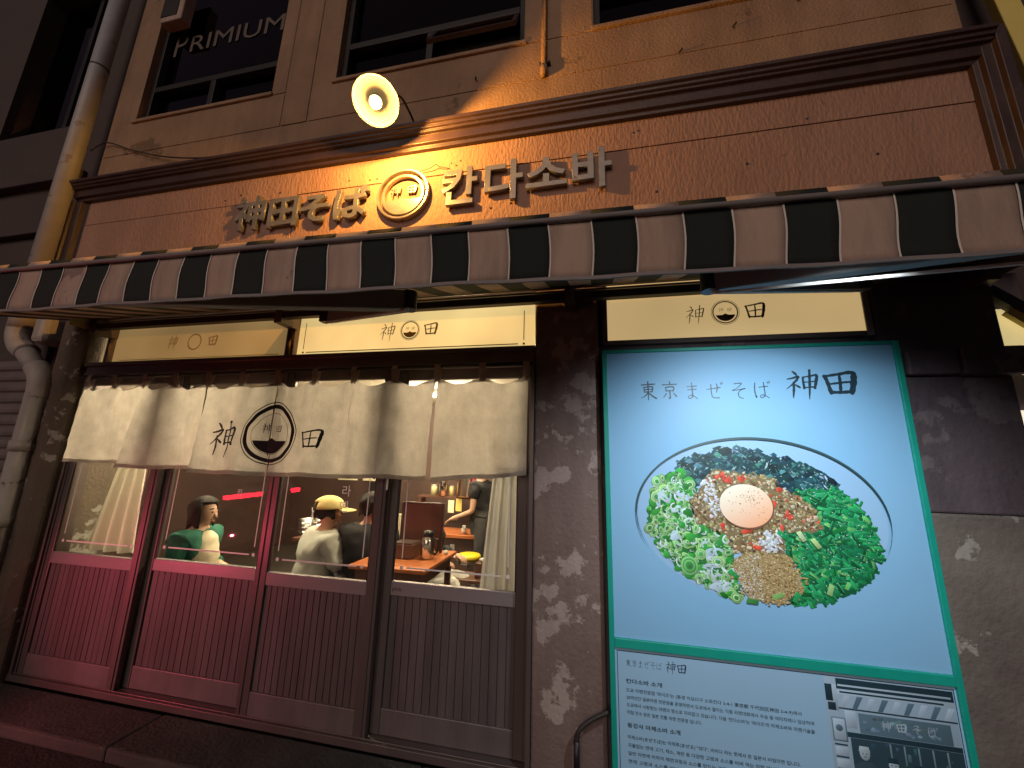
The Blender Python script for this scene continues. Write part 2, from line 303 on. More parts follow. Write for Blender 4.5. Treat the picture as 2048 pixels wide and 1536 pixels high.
KEEP = bpy.data.objects.new('glyphs', bpy.data.curves.new('glyphs', 'FONT')); TS.collection.objects.link(KEEP)   # loads every glyph once
rows = [('칸다소바 소개',.497,.021,.165),("도쿄 라멘전문점 '와이즈'는 (동경 치요다구 소토칸다 3-4-1 東京都 千代田区神田 3-4-9)에서",.460,.0175,.745),
 ('20여년간 일본라멘 전문점을 운영하면서 도쿄에서 열리는 각종 라멘대회에서 우승 등 여러차례나 입상하며',.429,.0175,.79),
 ("도쿄에서 사랑받는 라멘의 명소로 자리잡고 있습니다. 다음 '칸다소바'는 '와이즈'의 마제소바와 라멘기술을",.398,.0175,.79),('직접 전수 받은 일본 전통 라멘 전문점 입니다.',.367,.0175,.33),
 ('동경식 마제소바 소개',.313,.021,.235),('마제소바(まぜそば)는 마제루(まぜる) "섞다", 비비다 라는 뜻에서 온 일본식 비빔라면 입니다.',.266,.0175,.72),
 ('국물없는 면에 고기, 채소, 계란 등 다양한 고명과 소스를 비벼 먹는 라멘 입니다.',.233,.0175,.64),('일반 라면에 비하여 제면과정과 소스를 만드는 과정이 까다롭습니다.',.201,.0175,.56),('면에 고명과 소스를 비벼 먹는 일본식 라멘 전문점 입니다.',.169,.0175,.52)]
KEEP.data.body = ''.join(sorted(set(''.join(r_[0] for r_ in rows)+'神田そば칸다소바라멘카 PRIMIUMykk')))
TS.view_layers[0].update()
def text(name, body, x, z, y, h, mat, parent, width=None, extrude=0, off=0, shear=0, rot=(90,0,0), align='LEFT', cap=None):
    cu = bpy.data.curves.new(name, 'FONT'); cu.body = body; cu.size = h; cu.extrude = extrude; cu.offset = off; cu.shear = shear; cu.resolution_u = 3
    if cap: cu.bevel_depth = cap; cu.bevel_resolution = 1
    t = bpy.data.objects.new(name, cu); TS.collection.objects.link(t); TS.view_layers[0].update(); dg = TS.view_layers[0].depsgraph
    me = bpy.data.meshes.new_from_object(t.evaluated_get(dg)); bpy.data.objects.remove(t); bpy.data.curves.remove(cu)
    xs = [v.co.x for v in me.vertices]; w0 = max(xs)-min(xs); s = (width/w0) if width else 1.0
    for v in me.vertices: v.co.x = (v.co.x-min(xs))*s if align == 'LEFT' else (v.co.x-(max(xs)+min(xs))/2)*s
    me.materials.clear(); me.materials.append(M[mat]); me.name = name
    o = bpy.data.objects.new(name, me); C.objects.link(o); o.location = (x, y, z); o.rotation_euler = [R(a) for a in rot]
    if parent: o.parent = parent
    return o
flat = lambda y: (lambda x, z: y)

# ================================================================== THE SETTING
g = MB().box(-60,60,-60,4.5,-.40,-.10).build('ground', 'asphalt'); tag(g, kind='structure')
k = MB(); xs = [-4.3+i*1.7 for i in range(4)]
pv = thing('pavement', None, None); pv['kind'] = 'structure'
MB().box(-4.45,2.6,-.34,-.075,-.11,-.045).build('pavement_bed', 'asphalt', pv)
for i in range(4):
    dz = random.uniform(-.006,.006)
    MB().box(xs[i]+.004,xs[i]+1.697,-.36+random.uniform(-.012,.012),-.07,-.105,-.035+dz).build('kerb_stone', 'kerb_stone', pv, bevel=.012)

# ------------------------------------------------------------------ shop building
B = thing('shop_building', 'old two-storey shop building with tan stucco and dark mouldings', 'building')
# upper wall as a frame round three window openings
YW = -.05
def wallpiece(x0,x1,z0,z1): return MB().box(x0,x1,YW,.35,z0,z1)
uw = MB(); wins = [(-4.22,-2.69),(-2.06,-.45),(.06,1.72)]
zs0, zs1 = 4.63, 6.6
edges = [-4.52]+[q for p_ in wins for q in p_]+[2.16]
uw.box(-4.52,2.16,YW,.35,3.80,zs0); uw.box(-4.52,2.16,YW,.35,zs1,7.6)
for i in range(0,len(edges),2): uw.box(edges[i],edges[i+1],YW,.35,zs0+.0005,zs1-.0005)
part('upper_wall', uw, 'stucco', B)
# proud stucco pier fields: thin raised strips that leave the joint lines seen in the photo
def rib(x0,x1,z0,z1,t=.006): part('stucco_field', MB().box(x0,x1,YW-t,YW+.01,z0,z1), 'stucco', B, bevel=.002)
rib(-4.50,-2.545,4.262,4.60); rib(-2.53,-2.285,4.262,6.6,.008); rib(-2.27,-.31,4.262,4.60); rib(-.285,2.14,4.262,4.60,.005); rib(-4.50,2.14,4.0,4.254,.005); rib(-.44,-.31,4.61,6.6,.006); rib(-.285,.05,4.61,6.6,.005)
rib(-2.665,-2.545,4.61,6.6,.006)
for i,(x0,x1) in enumerate(wins):
    wn = MB().box(x0,x1,.12,.16,zs0,zs1).build('window', 'win_dark', B)
    # frame bars
    for (a,b_,c,d) in ((x0,x0+.05,zs0,zs1),(x1-.05,x1,zs0,zs1),(x0+.05,x1-.05,zs0,zs0+.06),(x0+.05,x1-.05,zs0+.38,zs0+.44)):
        MB().box(a,b_,.0,.119,c,d).build('frame', 'win_dark', wn, bevel=.004)
    xm = (x0+x1)/2
    MB().box(xm-.03,xm+.03,.002,.117,zs0+.06,zs0+.38).build('frame', 'win_dark', wn, bevel=.004)
    MB().box(x0+.05,x1-.05,.058,.063,zs0+.44,zs1).build('pane', 'upper_glass', wn)
    MB().box(x0+.05,xm-.03,.058,.063,zs0+.06,zs0+.38).build('pane', 'upper_glass', wn)
    if i != 1: MB().box(xm+.03,x1-.05,.058,.063,zs0+.06,zs0+.38).build('pane', 'upper_glass', wn)
    else:                                                # the open awning sash, tilted out at its foot
        sa = MB(); a, b_ = xm+.035, x1-.055; h = .31; tl = R(27)
        def sp(x, t, o): return (x, .035-math.sin(tl)*t-math.cos(tl)*o, zs0+.375-math.cos(tl)*t+math.sin(tl)*o)
        for (u0,u1,t0,t1) in ((a,a+.035,0,h),(b_-.035,b_,0,h),(a+.035,b_-.035,0,.035),(a+.035,b_-.035,h-.045,h)):
            sa.add([sp(u,t,o) for o in (0,.03) for u,t in ((u0,t0),(u1,t0),(u1,t1),(u0,t1))], [(0,1,2,3),(7,6,5,4),(0,4,5,1),(1,5,6,2),(2,6,7,3),(3,7,4,0)])
        sa.build('sash', 'moulding', wn)
        MB().add([sp(u,t,.014) for u,t in ((a+.03,.03),(b_-.03,.03),(b_-.03,h-.04),(a+.03,h-.04))], [(0,1,2,3)]).build('pane', 'upper_glass', wn)
    MB().box(x0-.02,x1+.02,-.075,.0,zs0-.035,zs0-.001).build('sill', 'stucco', wn, bevel=.006)
    if i == 0:
        text('lettering', 'P', -4.13, 5.50, .052, .40, 'letter_faint', wn, width=.15)
        text('lettering', 'RIMIUM', -3.93, 5.52, .052, .29, 'letter_faint', wn, width=1.11)
        lb = MB().box(-4.16,-3.90,-.10,.0,5.74,6.2); lb.build('sign_box', 'cloth_pale', wn, bevel=.01)
        MB().box(-4.158,-3.96,-.106,-.1005,5.80,6.19).build('sign_face', 'win_dark', wn)
# fascia boards between the mouldings
fs = MB().box(-4.50,2.14,-.04,.30,2.70,3.80).build('fascia', 'plank', B)
def plank(x0,x1,z0,z1,y=-.055): MB().box(x0,x1,y,-.0405,z0,z1).build('plank', 'plank', fs, bevel=.0025)
plank(-4.49,-2.262,3.545,3.79); plank(-2.258,2.13,3.563,3.79,-.057); plank(-4.49,-2.262,3.02,3.540,-.056); plank(-2.258,2.13,3.02,3.557); plank(-4.49,2.13,2.705,3.015)
for (x,z) in ((-2.95,3.60),(-2.80,3.63),(-2.42,3.60),(-1.62,3.60),(-1.56,3.602),(-1.80,3.62),(-.93,3.62),(-.90,3.655),(-.97,3.645),(.30,3.68),(.33,3.69),(-.52,3.26),(-.66,3.24),(.42,3.22),(.95,3.34),(1.30,3.60),(1.62,3.30)):
    m = MB(); m.lathe([(0,-.0585),(.0035+.0035*random.random(),-.0583),(.008,-.0572),(.009,-.0560)], (x,0,z), 9, (0,1,0)); m.build('anchor_hole', 'win_dark', fs)
# dark moulded frame: top, right, left
def cornice_prof(y): return [(y,3.772),(y-.035,3.776),(y-.040,3.80),(y-.062,3.806),(y-.066,3.868),(y-.088,3.872),(y-.092,3.886),(y-.106,3.890),(y-.110,3.908),(y-.126,3.912),(y-.128,3.935),(y,3.95)]
co = MB().prism_x(cornice_prof(-.05), -4.62, 2.20).build('cornice', 'moulding', B, bevel=.003)
vp = [(2.12,-.05),(2.125,-.085),(2.15,-.09),(2.155,-.115),(2.20,-.12),(2.205,-.145),(2.25,-.15),(2.26,-.03),(2.26,.3),(2.12,.3)]
MB().prism_z(vp, 2.62, 3.955).build('side_moulding', 'moulding', B, bevel=.003)
lp = [(-4.64,.3),(-4.64,-.12),(-4.60,-.12),(-4.595,-.10),(-4.53,-.095),(-4.525,-.06),(-4.485,-.058),(-4.485,.3)]
MB().prism_z(lp, 2.62, 3.768).build('side_moulding', 'moulding', B, bevel=.003)
# ground floor masonry
part('beam', MB().box(-4.25,1.97,-.02,.35,2.60,2.695), 'dark_wall', B)
pl = MB(); part('pillar', MB().box(-.335,.045,-.075,.30,-.1,2.595), 'flaked', B, bevel=.012)
part('right_wall', MB().box(.046,1.44,-.035,.30,-.1,2.595), 'dark_wall', B)
part('right_pier', MB().box(1.441,1.96,-.085,.30,1.345,2.595), 'dark_wall', B, bevel=.01)
part('right_pier_foot', MB().box(1.441,1.965,-.09,.30,-.1,1.343), 'concrete', B, bevel=.012)
part('ledge', MB().box(1.515,1.73,-.135,-.0855,1.99,2.115), 'dark_wall', B, bevel=.012)
part('ledge', MB().box(1.735,1.985,-.15,-.0855,1.985,2.12), 'dark_wall', B, bevel=.012)
part('left_pilaster', MB().prism_z([(-4.24,.3),(-4.24,-.12),(-4.20,-.155),(-4.06,-.155),(-4.0,-.10),(-4.0,.3)], -.1, 2.66), 'flaked_left', B, bevel=.015)
# door frame and transoms
df = MB().box(-3.999,-.336,-.065,.10,2.125,2.232).build('head_beam', 'alu_brown', B, bevel=.006)
MB().box(-3.999,-.336,-.085,-.066,2.20,2.232).build('drip_rail', 'alu_brown', df, bevel=.004)
MB().box(-3.999,-.336,-.075,-.066,2.13,2.15).build('drip_rail', 'alu_brown', df, bevel=.003)
part('jamb', MB().box(-3.999,-3.975,-.06,.10,.0,2.124), 'alu_brown', B, bevel=.004)
part('jamb', MB().box(-.362,-.336,-.085,.10,.0,2.124), 'alu_brown', B, bevel=.004)
part('door_track', MB().box(-3.999,-.336,-.065,.12,-.03,.010).box(-3.999,-.336,-.050,-.046,.0105,.018).box(-3.999,-.336,.018,.022,.0105,.018), 'alu_brown', B, bevel=.002)
for (x0,x1,mt,nm) in ((-3.985,-3.905,'film_dim','a'),(-3.875,-2.178,'film_dim','b'),(-2.108,-.352,'film_bright','c')):
    tr = MB().box(x0,x1,.012,.03,2.236,2.575).build('transom_pane', mt, B)
for x0,x1 in ((-3.905,-3.875),(-2.178,-2.152),(-2.128,-2.108)):
    part('transom_bar', MB().box(x0,x1,-.03,.05,2.2325,2.59), 'alu_brown', B, bevel=.003)
part('transom_bar', MB().box(-2.152,-2.128,-.02,.05,2.2325,2.59), 'film_ghost', B)
part('transom_bar', MB().box(-3.999,-.336,-.03,.05,2.576,2.599), 'alu_brown', B, bevel=.003)
ly = flat(.0105)
def chr_part(ch, x, z, wd, ht, lay, fat, slant, mat, parent, name='character', lift=1e-4):
    m = MB(); strokes(m, ch, x, z, wd, ht, lay, fat, slant, lift); return m.build(name, mat, parent)
def emb_part(x, z, r, lay, fat, mat, parent):
    m = MB(); emblem(m, x, z, r, lay, fat=fat, lift=1e-4); return m.build('emblem_print', mat, parent)
tp = part('transom_border', MB().box(-2.03,-.46,.009,.0105,2.272,2.278).box(-2.058,-2.054,.009,.0105,2.30,2.50).box(-.425,-.420,.009,.0105,2.30,2.50), 'ink_brown', B)
for x in (-2.056,-.422):
    m = MB(); ring_flat(m, x, 2.275, .0, .008, ly, 1e-4, 12); m.build('dot', 'ink_brown', tp)
chr_part('神', -1.455, 2.345, .118, .118, ly, .8, .012, 'ink_brown', tp); chr_part('田', -1.122, 2.362, .105, .092, ly, .95, .0, 'ink_brown', tp); emb_part(-1.223, 2.405, .072, ly, .7, 'ink_brown', tp)
gp = part('transom_ghost_line', MB().box(-3.79,-2.26,.009,.0105,2.268,2.273), 'film_ghost', B)
chr_part('神', -3.33, 2.35, .10, .11, ly, .9, .01, 'film_ghost', gp); chr_part('田', -2.93, 2.36, .09, .085, ly, .9, 0, 'film_ghost', gp)
m = MB(); ring_flat(m, -3.06, 2.40, .058, .066, ly); m.build('emblem_print', 'film_ghost', gp)
# the right hand lit transom
tr = MB().box(.098,1.405,-.075,-.036,2.243,2.60).build('transom_lightbox', 'film_right', B)
MB().box(.07,.0975,-.080,-.036,2.215,2.60).build('frame', 'alu_brown', tr, bevel=.003); MB().box(1.4055,1.437,-.082,-.036,2.215,2.60).build('frame', 'alu_grey', tr, bevel=.003); MB().box(.0976,1.405,-.080,-.036,2.215,2.2425).build('frame', 'alu_brown', tr, bevel=.003)
ly = flat(-.0758)
chr_part('神', .528, 2.329, .104, .103, ly, .8, .012, 'ink_brown', tr); chr_part('田', .842, 2.336, .108, .096, ly, .95, 0, 'ink_brown', tr); emb_part(.743, 2.384, .0735, ly, .6, 'ink_brown', tr)

# ------------------------------------------------------------------ neighbours
NB = thing('left_neighbour_building', 'dark neighbouring building beyond the downpipe at the left edge', 'building')
nw = MB().box(-9,-4.66,.02,.5,-.1,4.84).box(-9,-6.32,.02,.5,4.8405,7.6).box(-4.98,-4.66,.02,.5,4.8405,7.6).box(-6.32,-4.98,.02,.5,6.9,7.6)
part('wall', nw, 'neighbour_wall', NB)
part('wall_end', MB().box(-4.659,-4.25,.06,.5,-.1,7.6), 'neighbour_wall', NB)
part('ledge', MB().box(-9,-4.80,-.07,.019,4.10,4.22), 'neighbour_wall', NB, bevel=.01); part('ledge', MB().box(-9,-4.80,-.05,.019,3.55,3.62), 'neighbour_wall', NB, bevel=.01)
nwin = MB().box(-6.32,-4.98,.30,.34,4.84,6.9).build('window', 'win_dark', NB)
MB().box(-6.32,-4.98,.20,.205,4.90,6.9).build('pane', 'upper_glass', nwin); MB().box(-6.32,-4.98,.15,.25,4.8405,4.90).build('frame', 'win_dark', nwin); MB().box(-5.68,-5.62,.15,.199,4.9,6.9).build('frame', 'win_dark', nwin)
sh = MB().box(-6.6,-4.68,-.002,.018,.0,2.3).build('shutter', 'shutter', NB)
for i in range(24): MB().prism_x([(-.003,.02+i*.095),(-.020,.035+i*.095),(-.024,.06+i*.095),(-.016,.09+i*.095),(-.003,.108+i*.095)], -6.6, -4.68).build('slat', 'shutter', sh)
NR = thing('right_neighbour_building', 'neighbouring shop with lit cream panels at the far right edge', 'building')
part('wall', MB().box(2.262,6,.25,.8,-.1,7.6), 'neighbour_wall', NR)
part('side_wall', MB().box(1.967,2.261,.12,.30,-.1,2.60), 'dark_wall', NR)
part('lit_panel', MB().box(2.02,2.16,.02,.06,2.02,2.36), 'neighbour_lit', NR); part('panel_frame', MB().bar((1.99,-.02,2.45),(2.42,-.05,2.02),.05,.05), 'iron_black', NR)
part('yellow_strut', MB().bar((2.06,-.03,2.34),(2.45,-.06,1.93),.03,.07), 'paper_yellow', NR)
part('lit_window', MB().box(2.03,2.22,.06,.10,1.35,1.84), 'neighbour_white', NR)
for z in (1.45,1.53,1.61): part('window_bar', MB().box(2.03,2.22,.045,.058,z,z+.012), 'iron_black', NR)
part('eave_board', MB().bar((2.50,.10,4.75),(2.60,.08,3.40),.06,.10), 'paper_yellow', NR, bevel=.005)  # neighbour's orange light put into the board's colour

# ================================================================== SLIDING DOORS
def door(x0, x1, y0, label, red=False, sticker=False, decor=None):
    d = thing('sliding_door', label, 'door', group='sliding doors of the shop front')
    y1 = y0+.036; sw = .075
    MB().box(x0,x0+sw,y0,y1,.012,2.12).build('stile', 'alu_brown', d, bevel=.004)
    MB().box(x1-sw,x1,y0,y1,.012,2.12).build('stile', 'alu_brown', d, bevel=.004)
    for xx in (x0+.022, x1-.026): MB().box(xx,xx+.006,y0-.006,y0-.0002,.02,2.11).build('bead', 'alu_brown', d)
    a, b = x0+sw, x1-sw
    MB().box(a,b,y0+.003,y1-.003,.012,.142).build('kick_rail', 'alu_kick', d, bevel=.004)
    MB().box(a,b,y0+.002,y1-.003,.730,.808).build('lock_rail', 'alu_rail', d, bevel=.004)
    MB().box(a,b,y0+.003,y1-.003,2.05,2.12).build('top_rail', 'alu_brown', d, bevel=.004)
    MB().box(a,b,y0+.020,y0+.026,.1425,.7295).build('backing', 'board', d)
    n = 16; wd = (b-a)/n
    for i in range(n):
        x = a+i*wd; me = MB().prism_z([(x+.0016,y0+.0195),(x+.0030,y0+.0135+random.uniform(-.001,.001)),(x+wd-.0030,y0+.0135+random.uniform(-.001,.001)),(x+wd-.0016,y0+.0195)], .1425, .7295)
        me.build('board', 'board', d)
    MB().box(a,b,y0+.014,y0+.020,.8085,2.0495).build('pane', 'pane_glass', d)
    for (p,q,r_,s) in ((a,a+.008,.8085,2.0495),(b-.008,b,.8085,2.0495)): MB().box(p,q,y0+.006,y0+.0135,r_,s).build('gasket', 'black_plastic', d)
    # printed white border of lines and dots on the pane
    yd = y0+.0125; zb = .885; xa, xb = a+.055, b-.05
    for x in (xa, xb):
        m = MB(); ring_flat(m, x, zb, 0, .0115, flat(yd), 0, 16); m.build('dot_decal', 'frost_white', d)
        MB().box(x-.0035,x+.0035,yd-.0003,yd,zb+.05,1.95).build('line_decal', 'frost_white', d)
    MB().box(xa+.035,xb-.035,yd-.0003,yd,zb-.0045,zb+.0045).build('line_decal', 'frost_white', d)
    return d
door(-3.970,-3.068,-.048,'leftmost sliding door, tied cream curtain behind its pane')
d2 = door(-3.098,-2.098,.004,'second sliding door from the left, woman in green cardigan behind it')
d3 = door(-2.118,-1.262,-.048,'third sliding door, yellow-capped diner behind its pane')
d4 = door(-1.282,-.366,.004,'rightmost sliding door beside the flaking pillar, yellow stool behind its pane')
text('lettering', '라', -1.575, 1.295, -.0360, .075, 'frost_white', d3); text('lettering', '멘', -1.58, 1.20, -.0360, .075, 'frost_white', d3)
text('lettering', '카', -2.43, 1.26, .0160, .05, 'frost_white', d2)
st = MB().box(-1.20,-1.125,.0045,.0055,.752,.782); st.build('sticker', 'alu_rail', d4); text('lettering', 'ykk', -1.197, .757, .0040, .032, 'ink', d4, width=.065)
MB().box(-1.262,-1.25,-.0555,-.0485,1.34,1.47).build('pull_handle', 'frost_white', d3, bevel=.002)

# ================================================================== SHOP SIGN
S = thing('shop_sign', 'raised metal letters either side of a round emblem above the awning', 'sign')
def letter(ch, xc, zb, h, wd, y=-.082):
    o = text('letter', ch, xc, zb, y, h, 'sign_metal', S, width=wd, extrude=.013, off=.006, align='CENTER', cap=.002)
    o['label'] = 'raised metal character ' + ch
    return o
for ch, xc, zb, h, wd in (('神',-2.635,3.300,.305,.285),('田',-2.325,3.290,.285,.265),('そ',-2.045,3.290,.27,.25),('ば',-1.735,3.285,.29,.285),('칸',-.885,3.298,.315,.265),('다',-.565,3.298,.325,.27),('소',-.272,3.325,.285,.275),('바',.026,3.308,.31,.255)): letter(ch, xc, zb, h, wd)
cx, cz, rr = -1.322, 3.418, .205
E_ = MB().lathe([(rr*.90,-.055),(rr*.90,-.085),(rr*.925,-.094),(rr*.985,-.094),(rr,-.086),(rr,-.055)], (cx,0,cz), 64, (0,1,0)).build('emblem', 'sign_brass', S, smooth=False)
MB().lathe([(rr*.70,-.056),(rr*.70,-.080),(rr*.72,-.084),(rr*.80,-.084),(rr*.82,-.080),(rr*.82,-.056)], (cx,0,cz), 56, (0,1,0)).build('inner_ring', 'sign_brass', E_)
m = MB(); n = 20; bs = -.28; top = []
for kk in range(n+1):
    u = -.95+1.9*kk/n; top.append((u, bs+(.07 if abs(u) < .22 else 0)))
pts = [(cx+u*rr*.70, cz+v*rr*.70) for u, v in top]; arc = [(cx+rr*.69*math.cos(a), cz+rr*.69*math.sin(a)) for a in [R(-18-i*144/16) for i in range(17)]]
m.prism_y([p for p in pts]+arc, -.078, -.058); m.build('mountain', 'sign_brass', E_)
m = MB(); strokes(m, '神', cx-.105, cz+.0, .085, .085, flat(-.066), 1.7); strokes(m, '田', cx+.025, cz+.01, .075, .065, flat(-.066), 1.3)
o = m.build('characters', 'sign_brass', E_); sm = o.modifiers.new('thick','SOLIDIFY'); sm.thickness = .012; sm.offset = 0

# ================================================================== WALL LAMP
Lp = thing('wall_lamp', 'lit gooseneck lamp with round enamel shade above the sign', 'lamp')
lc = Vector((-1.362,-.45,3.83)); ln = Vector((.24,-.46,-.86)).normalized()
base = Vector((-1.285,-.06,4.03))
MB().lathe([(0,-.0),(.035,-.0),(.035,.014),(.012,.022),(.012,.03)], base+Vector((0,.012,0)), 20, (0,-1,0)).build('wall_plate', 'iron_black', Lp)
back = lc-ln*.10
pth = [base+Vector((0,-.01,0)), base+Vector((0,-.10,.02)), base+Vector((-.02,-.22,.03)), back-ln*.12, back-ln*.05, back]
MB().tube(catmull([tuple(p) for p in pth], 6), .008, 10).build('arm', 'iron_black', Lp, smooth=True)
prof = [(.016,-.05),(.03,-.045),(.035,.0),(.06,.010),(.10,.026),(.135,.052),(.148,.078),(.151,.083),(.147,.084),(.130,.058),(.095,.034),(.055,.018),(.02,.012)]
MB().lathe(prof, back, 48, ln).build('shade', 'enamel', Lp, smooth=True)
MB().lathe([(.0,.012),(.019,.012),(.019,.045),(.0,.046)], back, 16, ln).build('socket', 'iron_black', Lp)
bp = [(.014,.045),(.018,.055),(.034,.080),(.040,.100),(.036,.122),(.022,.136),(.004,.1405)]
MB().lathe(bp, back, 24, ln).build('bulb', 'bulb_lit', Lp, smooth=True)
bl_ = bpy.data.lights.new('bulb_light', 'POINT'); bo_ = bpy.data.objects.new('bulb_light', bl_); C.objects.link(bo_); bo_.location = back+ln*.168; bo_.parent = Lp
bl_.energy = 140; bl_.color = (1.0,.45,.08); bl_.shadow_soft_size = .025

# ================================================================== AWNING
A = thing('awning', 'green and pale striped folding-arm awning over the shop front', 'awning')
YF, YB = -1.30, -.14
def zf(x): return 2.2095-.016*(x-.0)+(.0)                     # front rail height
def zb_(x): return 2.565
pit = .1205; x_start = -4.10; ns = 52
def vy(x, t):                                                # soft waves of the hanging valance
    return YF-.004+.003*math.sin(x*9.1+t*2.2)*t+.0025*math.sin(x*23+1.0)*t+.0015*math.sin(t*7+x*3)
def vdrop(x): return .174+.004*math.sin(x*1.1+.4)+.001*math.sin(x*5.1)
for i in range(ns):
    x0 = x_start+i*pit+ .009; x1 = x0+pit; dark = (i % 2 == 0); mt = 'cloth_green' if dark else 'cloth_pale'
    s = MB(); nx, nz = 5, 7; vs = []
    lean = .010*math.sin(i*2.1)
    for b in range(nz+1):
        t = b/nz
        for a in range(nx+1):
            x = x0+(x1-x0)*a/nx; bow = lean*math.sin(math.pi*t)
            vs.append((x+.006*math.sin(t*3.1+x*2.3), vy(x,t), zf(x)-.006-t*vdrop(x)))
    s.add(vs, [(b*(nx+1)+a, b*(nx+1)+a+1, (b+1)*(nx+1)+a+1, (b+1)*(nx+1)+a) for b in range(nz) for a in range(nx)])
    # flap above the rail
    fl = [(x0,YF+.002,zf(x0)-.006),(x1,YF+.002,zf(x1)-.006),(x1,YF+.016,zf(x1)+.044),(x0,YF+.016,zf(x0)+.044)]
    s.add(fl, [(0,1,2,3)])
    v = s.build('valance_stripe', mt, A, smooth=True)
    so = v.modifiers.new('cloth', 'SOLIDIFY'); so.thickness = .0015
    if dark:
        for xe in (x0, x1):
            m = MB(); vs = []
            for b in range(nz+1):
                t = b/nz
                for q in (-.0022,.0022):
                    vs.append((xe+q+.006*math.sin(t*3.1+xe*2.3), vy(xe,t)-.0022, zf(xe)-.006-t*vdrop(xe)))
            m.add(vs, [(2*b,2*b+1,2*b+3,2*b+2) for b in range(nz)]); m.build('piping', 'piping_white', v)
    r_ = MB(); vs = []
    for b in range(6):
        t = b/5
        for a in range(3):
            x = x0+(x1-x0)*a/2; vs.append((x, YF+.02+(YB-YF-.012)*t, zf(x)+.040+(zb_(x)-zf(x)-.03)*t-.035*math.sin(math.pi*t)))
    r_.add(vs, [(b*3+a,b*3+a+1,b*3+a+4,b*3+a+3) for b in range(5) for a in range(2)]); r_.build('roof_stripe', mt, A, smooth=True)
xa, xb = x_start, x_start+ns*pit
MB().tube([(xa,YF-.012,zf(xa)),(xb,YF-.012,zf(xb))], .0085, 12).build('front_rail', 'alu_grey', A, smooth=True)
hm = MB(); vs = []
for i in range(161):
    x = xa+(xb-xa)*i/160; z = zf(x)-.006-vdrop(x); y = vy(x,1); vs += [(x,y-.003,z+.006),(x,y-.003,z-.004),(x,y+.003,z-.004),(x,y+.003,z+.006)]
hm.add(vs, [(4*i+a,4*i+(a+1)%4,4*i+4+(a+1)%4,4*i+4+a) for i in range(160) for a in range(4)]); hm.build('hem', 'alu_grey', A)
MB().box(-3.86,1.93,-.175,-.125,2.475,2.522).build('torsion_bar', 'iron_black', A, bevel=.004)
MB().tube([(-3.86,YB,2.592),(1.93,YB,2.592)], .030, 16).build('roller', 'alu_brown', A, smooth=True)
MB().box(-3.86,1.93,-.122,-.112,2.549,2.562).build('gutter', 'alu_grey', A)
for x in (-3.84,-2.13,-.12,1.9): MB().box(x-.03,x+.03,-.18,-.02,2.44,2.60).build('bracket', 'alu_brown', A, bevel=.004)
MB().box(-3.87,-3.862,-.30,-.09,2.47,2.60).build('end_plate', 'brass_plate', A)
for sx, sh_, el, fr in ((-1, (-1.73,-.165,2.468), (-.84,-.74,2.262), (-2.35,-1.265,2.17)), (1, (1.34,-.165,2.475), (.47,-.75,2.256), (1.62,-1.265,2.13))):
    ar = MB().bar(fr, el, .05, .095).build('arm', 'arm_grey', A, bevel=.006)
    MB().bar(el, sh_, .05, .095).build('rear_arm', 'arm_grey', ar, bevel=.006)
    MB().tube([(el[0],el[1],el[2]-.045),(el[0],el[1],el[2]+.045)], .034, 16).build('elbow', 'black_plastic', ar, smooth=False)
    MB().tube([(el[0],el[1]-.03,el[2]-.058),(sh_[0],sh_[1]-.03,sh_[2]-.062)], .0065, 8).build('cord', 'cord_white', ar)
    MB().box(sh_[0]-.05,sh_[0]+.05,sh_[1]-.04,sh_[1]+.01,sh_[2]-.05,sh_[2]+.05).build('shoulder', 'black_plastic', ar, bevel=.006)
    if sx == 1: MB().tube([(el[0]+.01,el[1]-.02,el[2]-.06),(fr[0]-.45,fr[1]+.15,fr[2]-.055)], .006, 8).build('cord', 'cord_white', ar)
for x in (-1.36,-1.29): MB().tube([(x,-.185,2.475),(x-.01,-.19,2.45)], .009, 8).build('bolt', 'black_plastic', A)

# ================================================================== NOREN
Nn = thing('noren_curtain', 'linen shop curtain with brush characters hanging over the sliding doors', 'curtain')
X0, PW, NP = -3.87, .585, 6; ZT = 2.035
def sstep(a, b, x):
    t = min(1, max(0, (x-a)/(b-a))); return t*t*(3-2*t)
folds = [(.006,.2),(.018,-.6),(.024,.5),(.020,.3),(.018,.9),(.014,.2)]
def ny(x, z):
    k_ = min(NP-1, max(0, int((x-X0)/PW))); u = (x-X0)/PW-k_; t = min(1, max(0, (2.06-z)/.65))
    y = -.125
    y -= (.014+.044*t)*math.sin(2*math.pi*(u*1.0+folds[k_][1]*.3)+k_*1.3)*(.8 if k_ in (1,2) else .55)
    y -= .010*t*math.sin(2*math.pi*u*2.0+k_*2.1)
    y += .055*t**1.4*sstep(.75,1.0,u)*(1 if k_ in (0,1) else .25) - .05*t**1.4*(1-sstep(0,.3,u))*(1 if k_ in (1,2) else .2)
    y -= .0035*math.sin(x*31+z*7)+.0022*math.sin(x*47+z*31)*math.sin(z*13+x*5)+.003*math.sin(z*19+x*11)*t+.002*math.sin(x*57-z*23)*sstep(1.5,2.0,z)+.0016*math.sin(z*61+x*17+2*math.sin(x*9))
    y += .02*(1-sstep(0,.14,abs(x+2.115)))*sstep(1.95,1.75,z)*0
    return y
def ztop(u): return ZT-.052*abs(math.sin(2*math.pi*(u)))**1.3
def zbot(k_, u): return (1.452 if k_ == 0 else 1.425 if k_ == 1 else 1.405 if k_ in (2,3) else 1.41+.0*u if k_ == 4 else 1.405+.05*u)+.004*math.sin(u*9+k_)
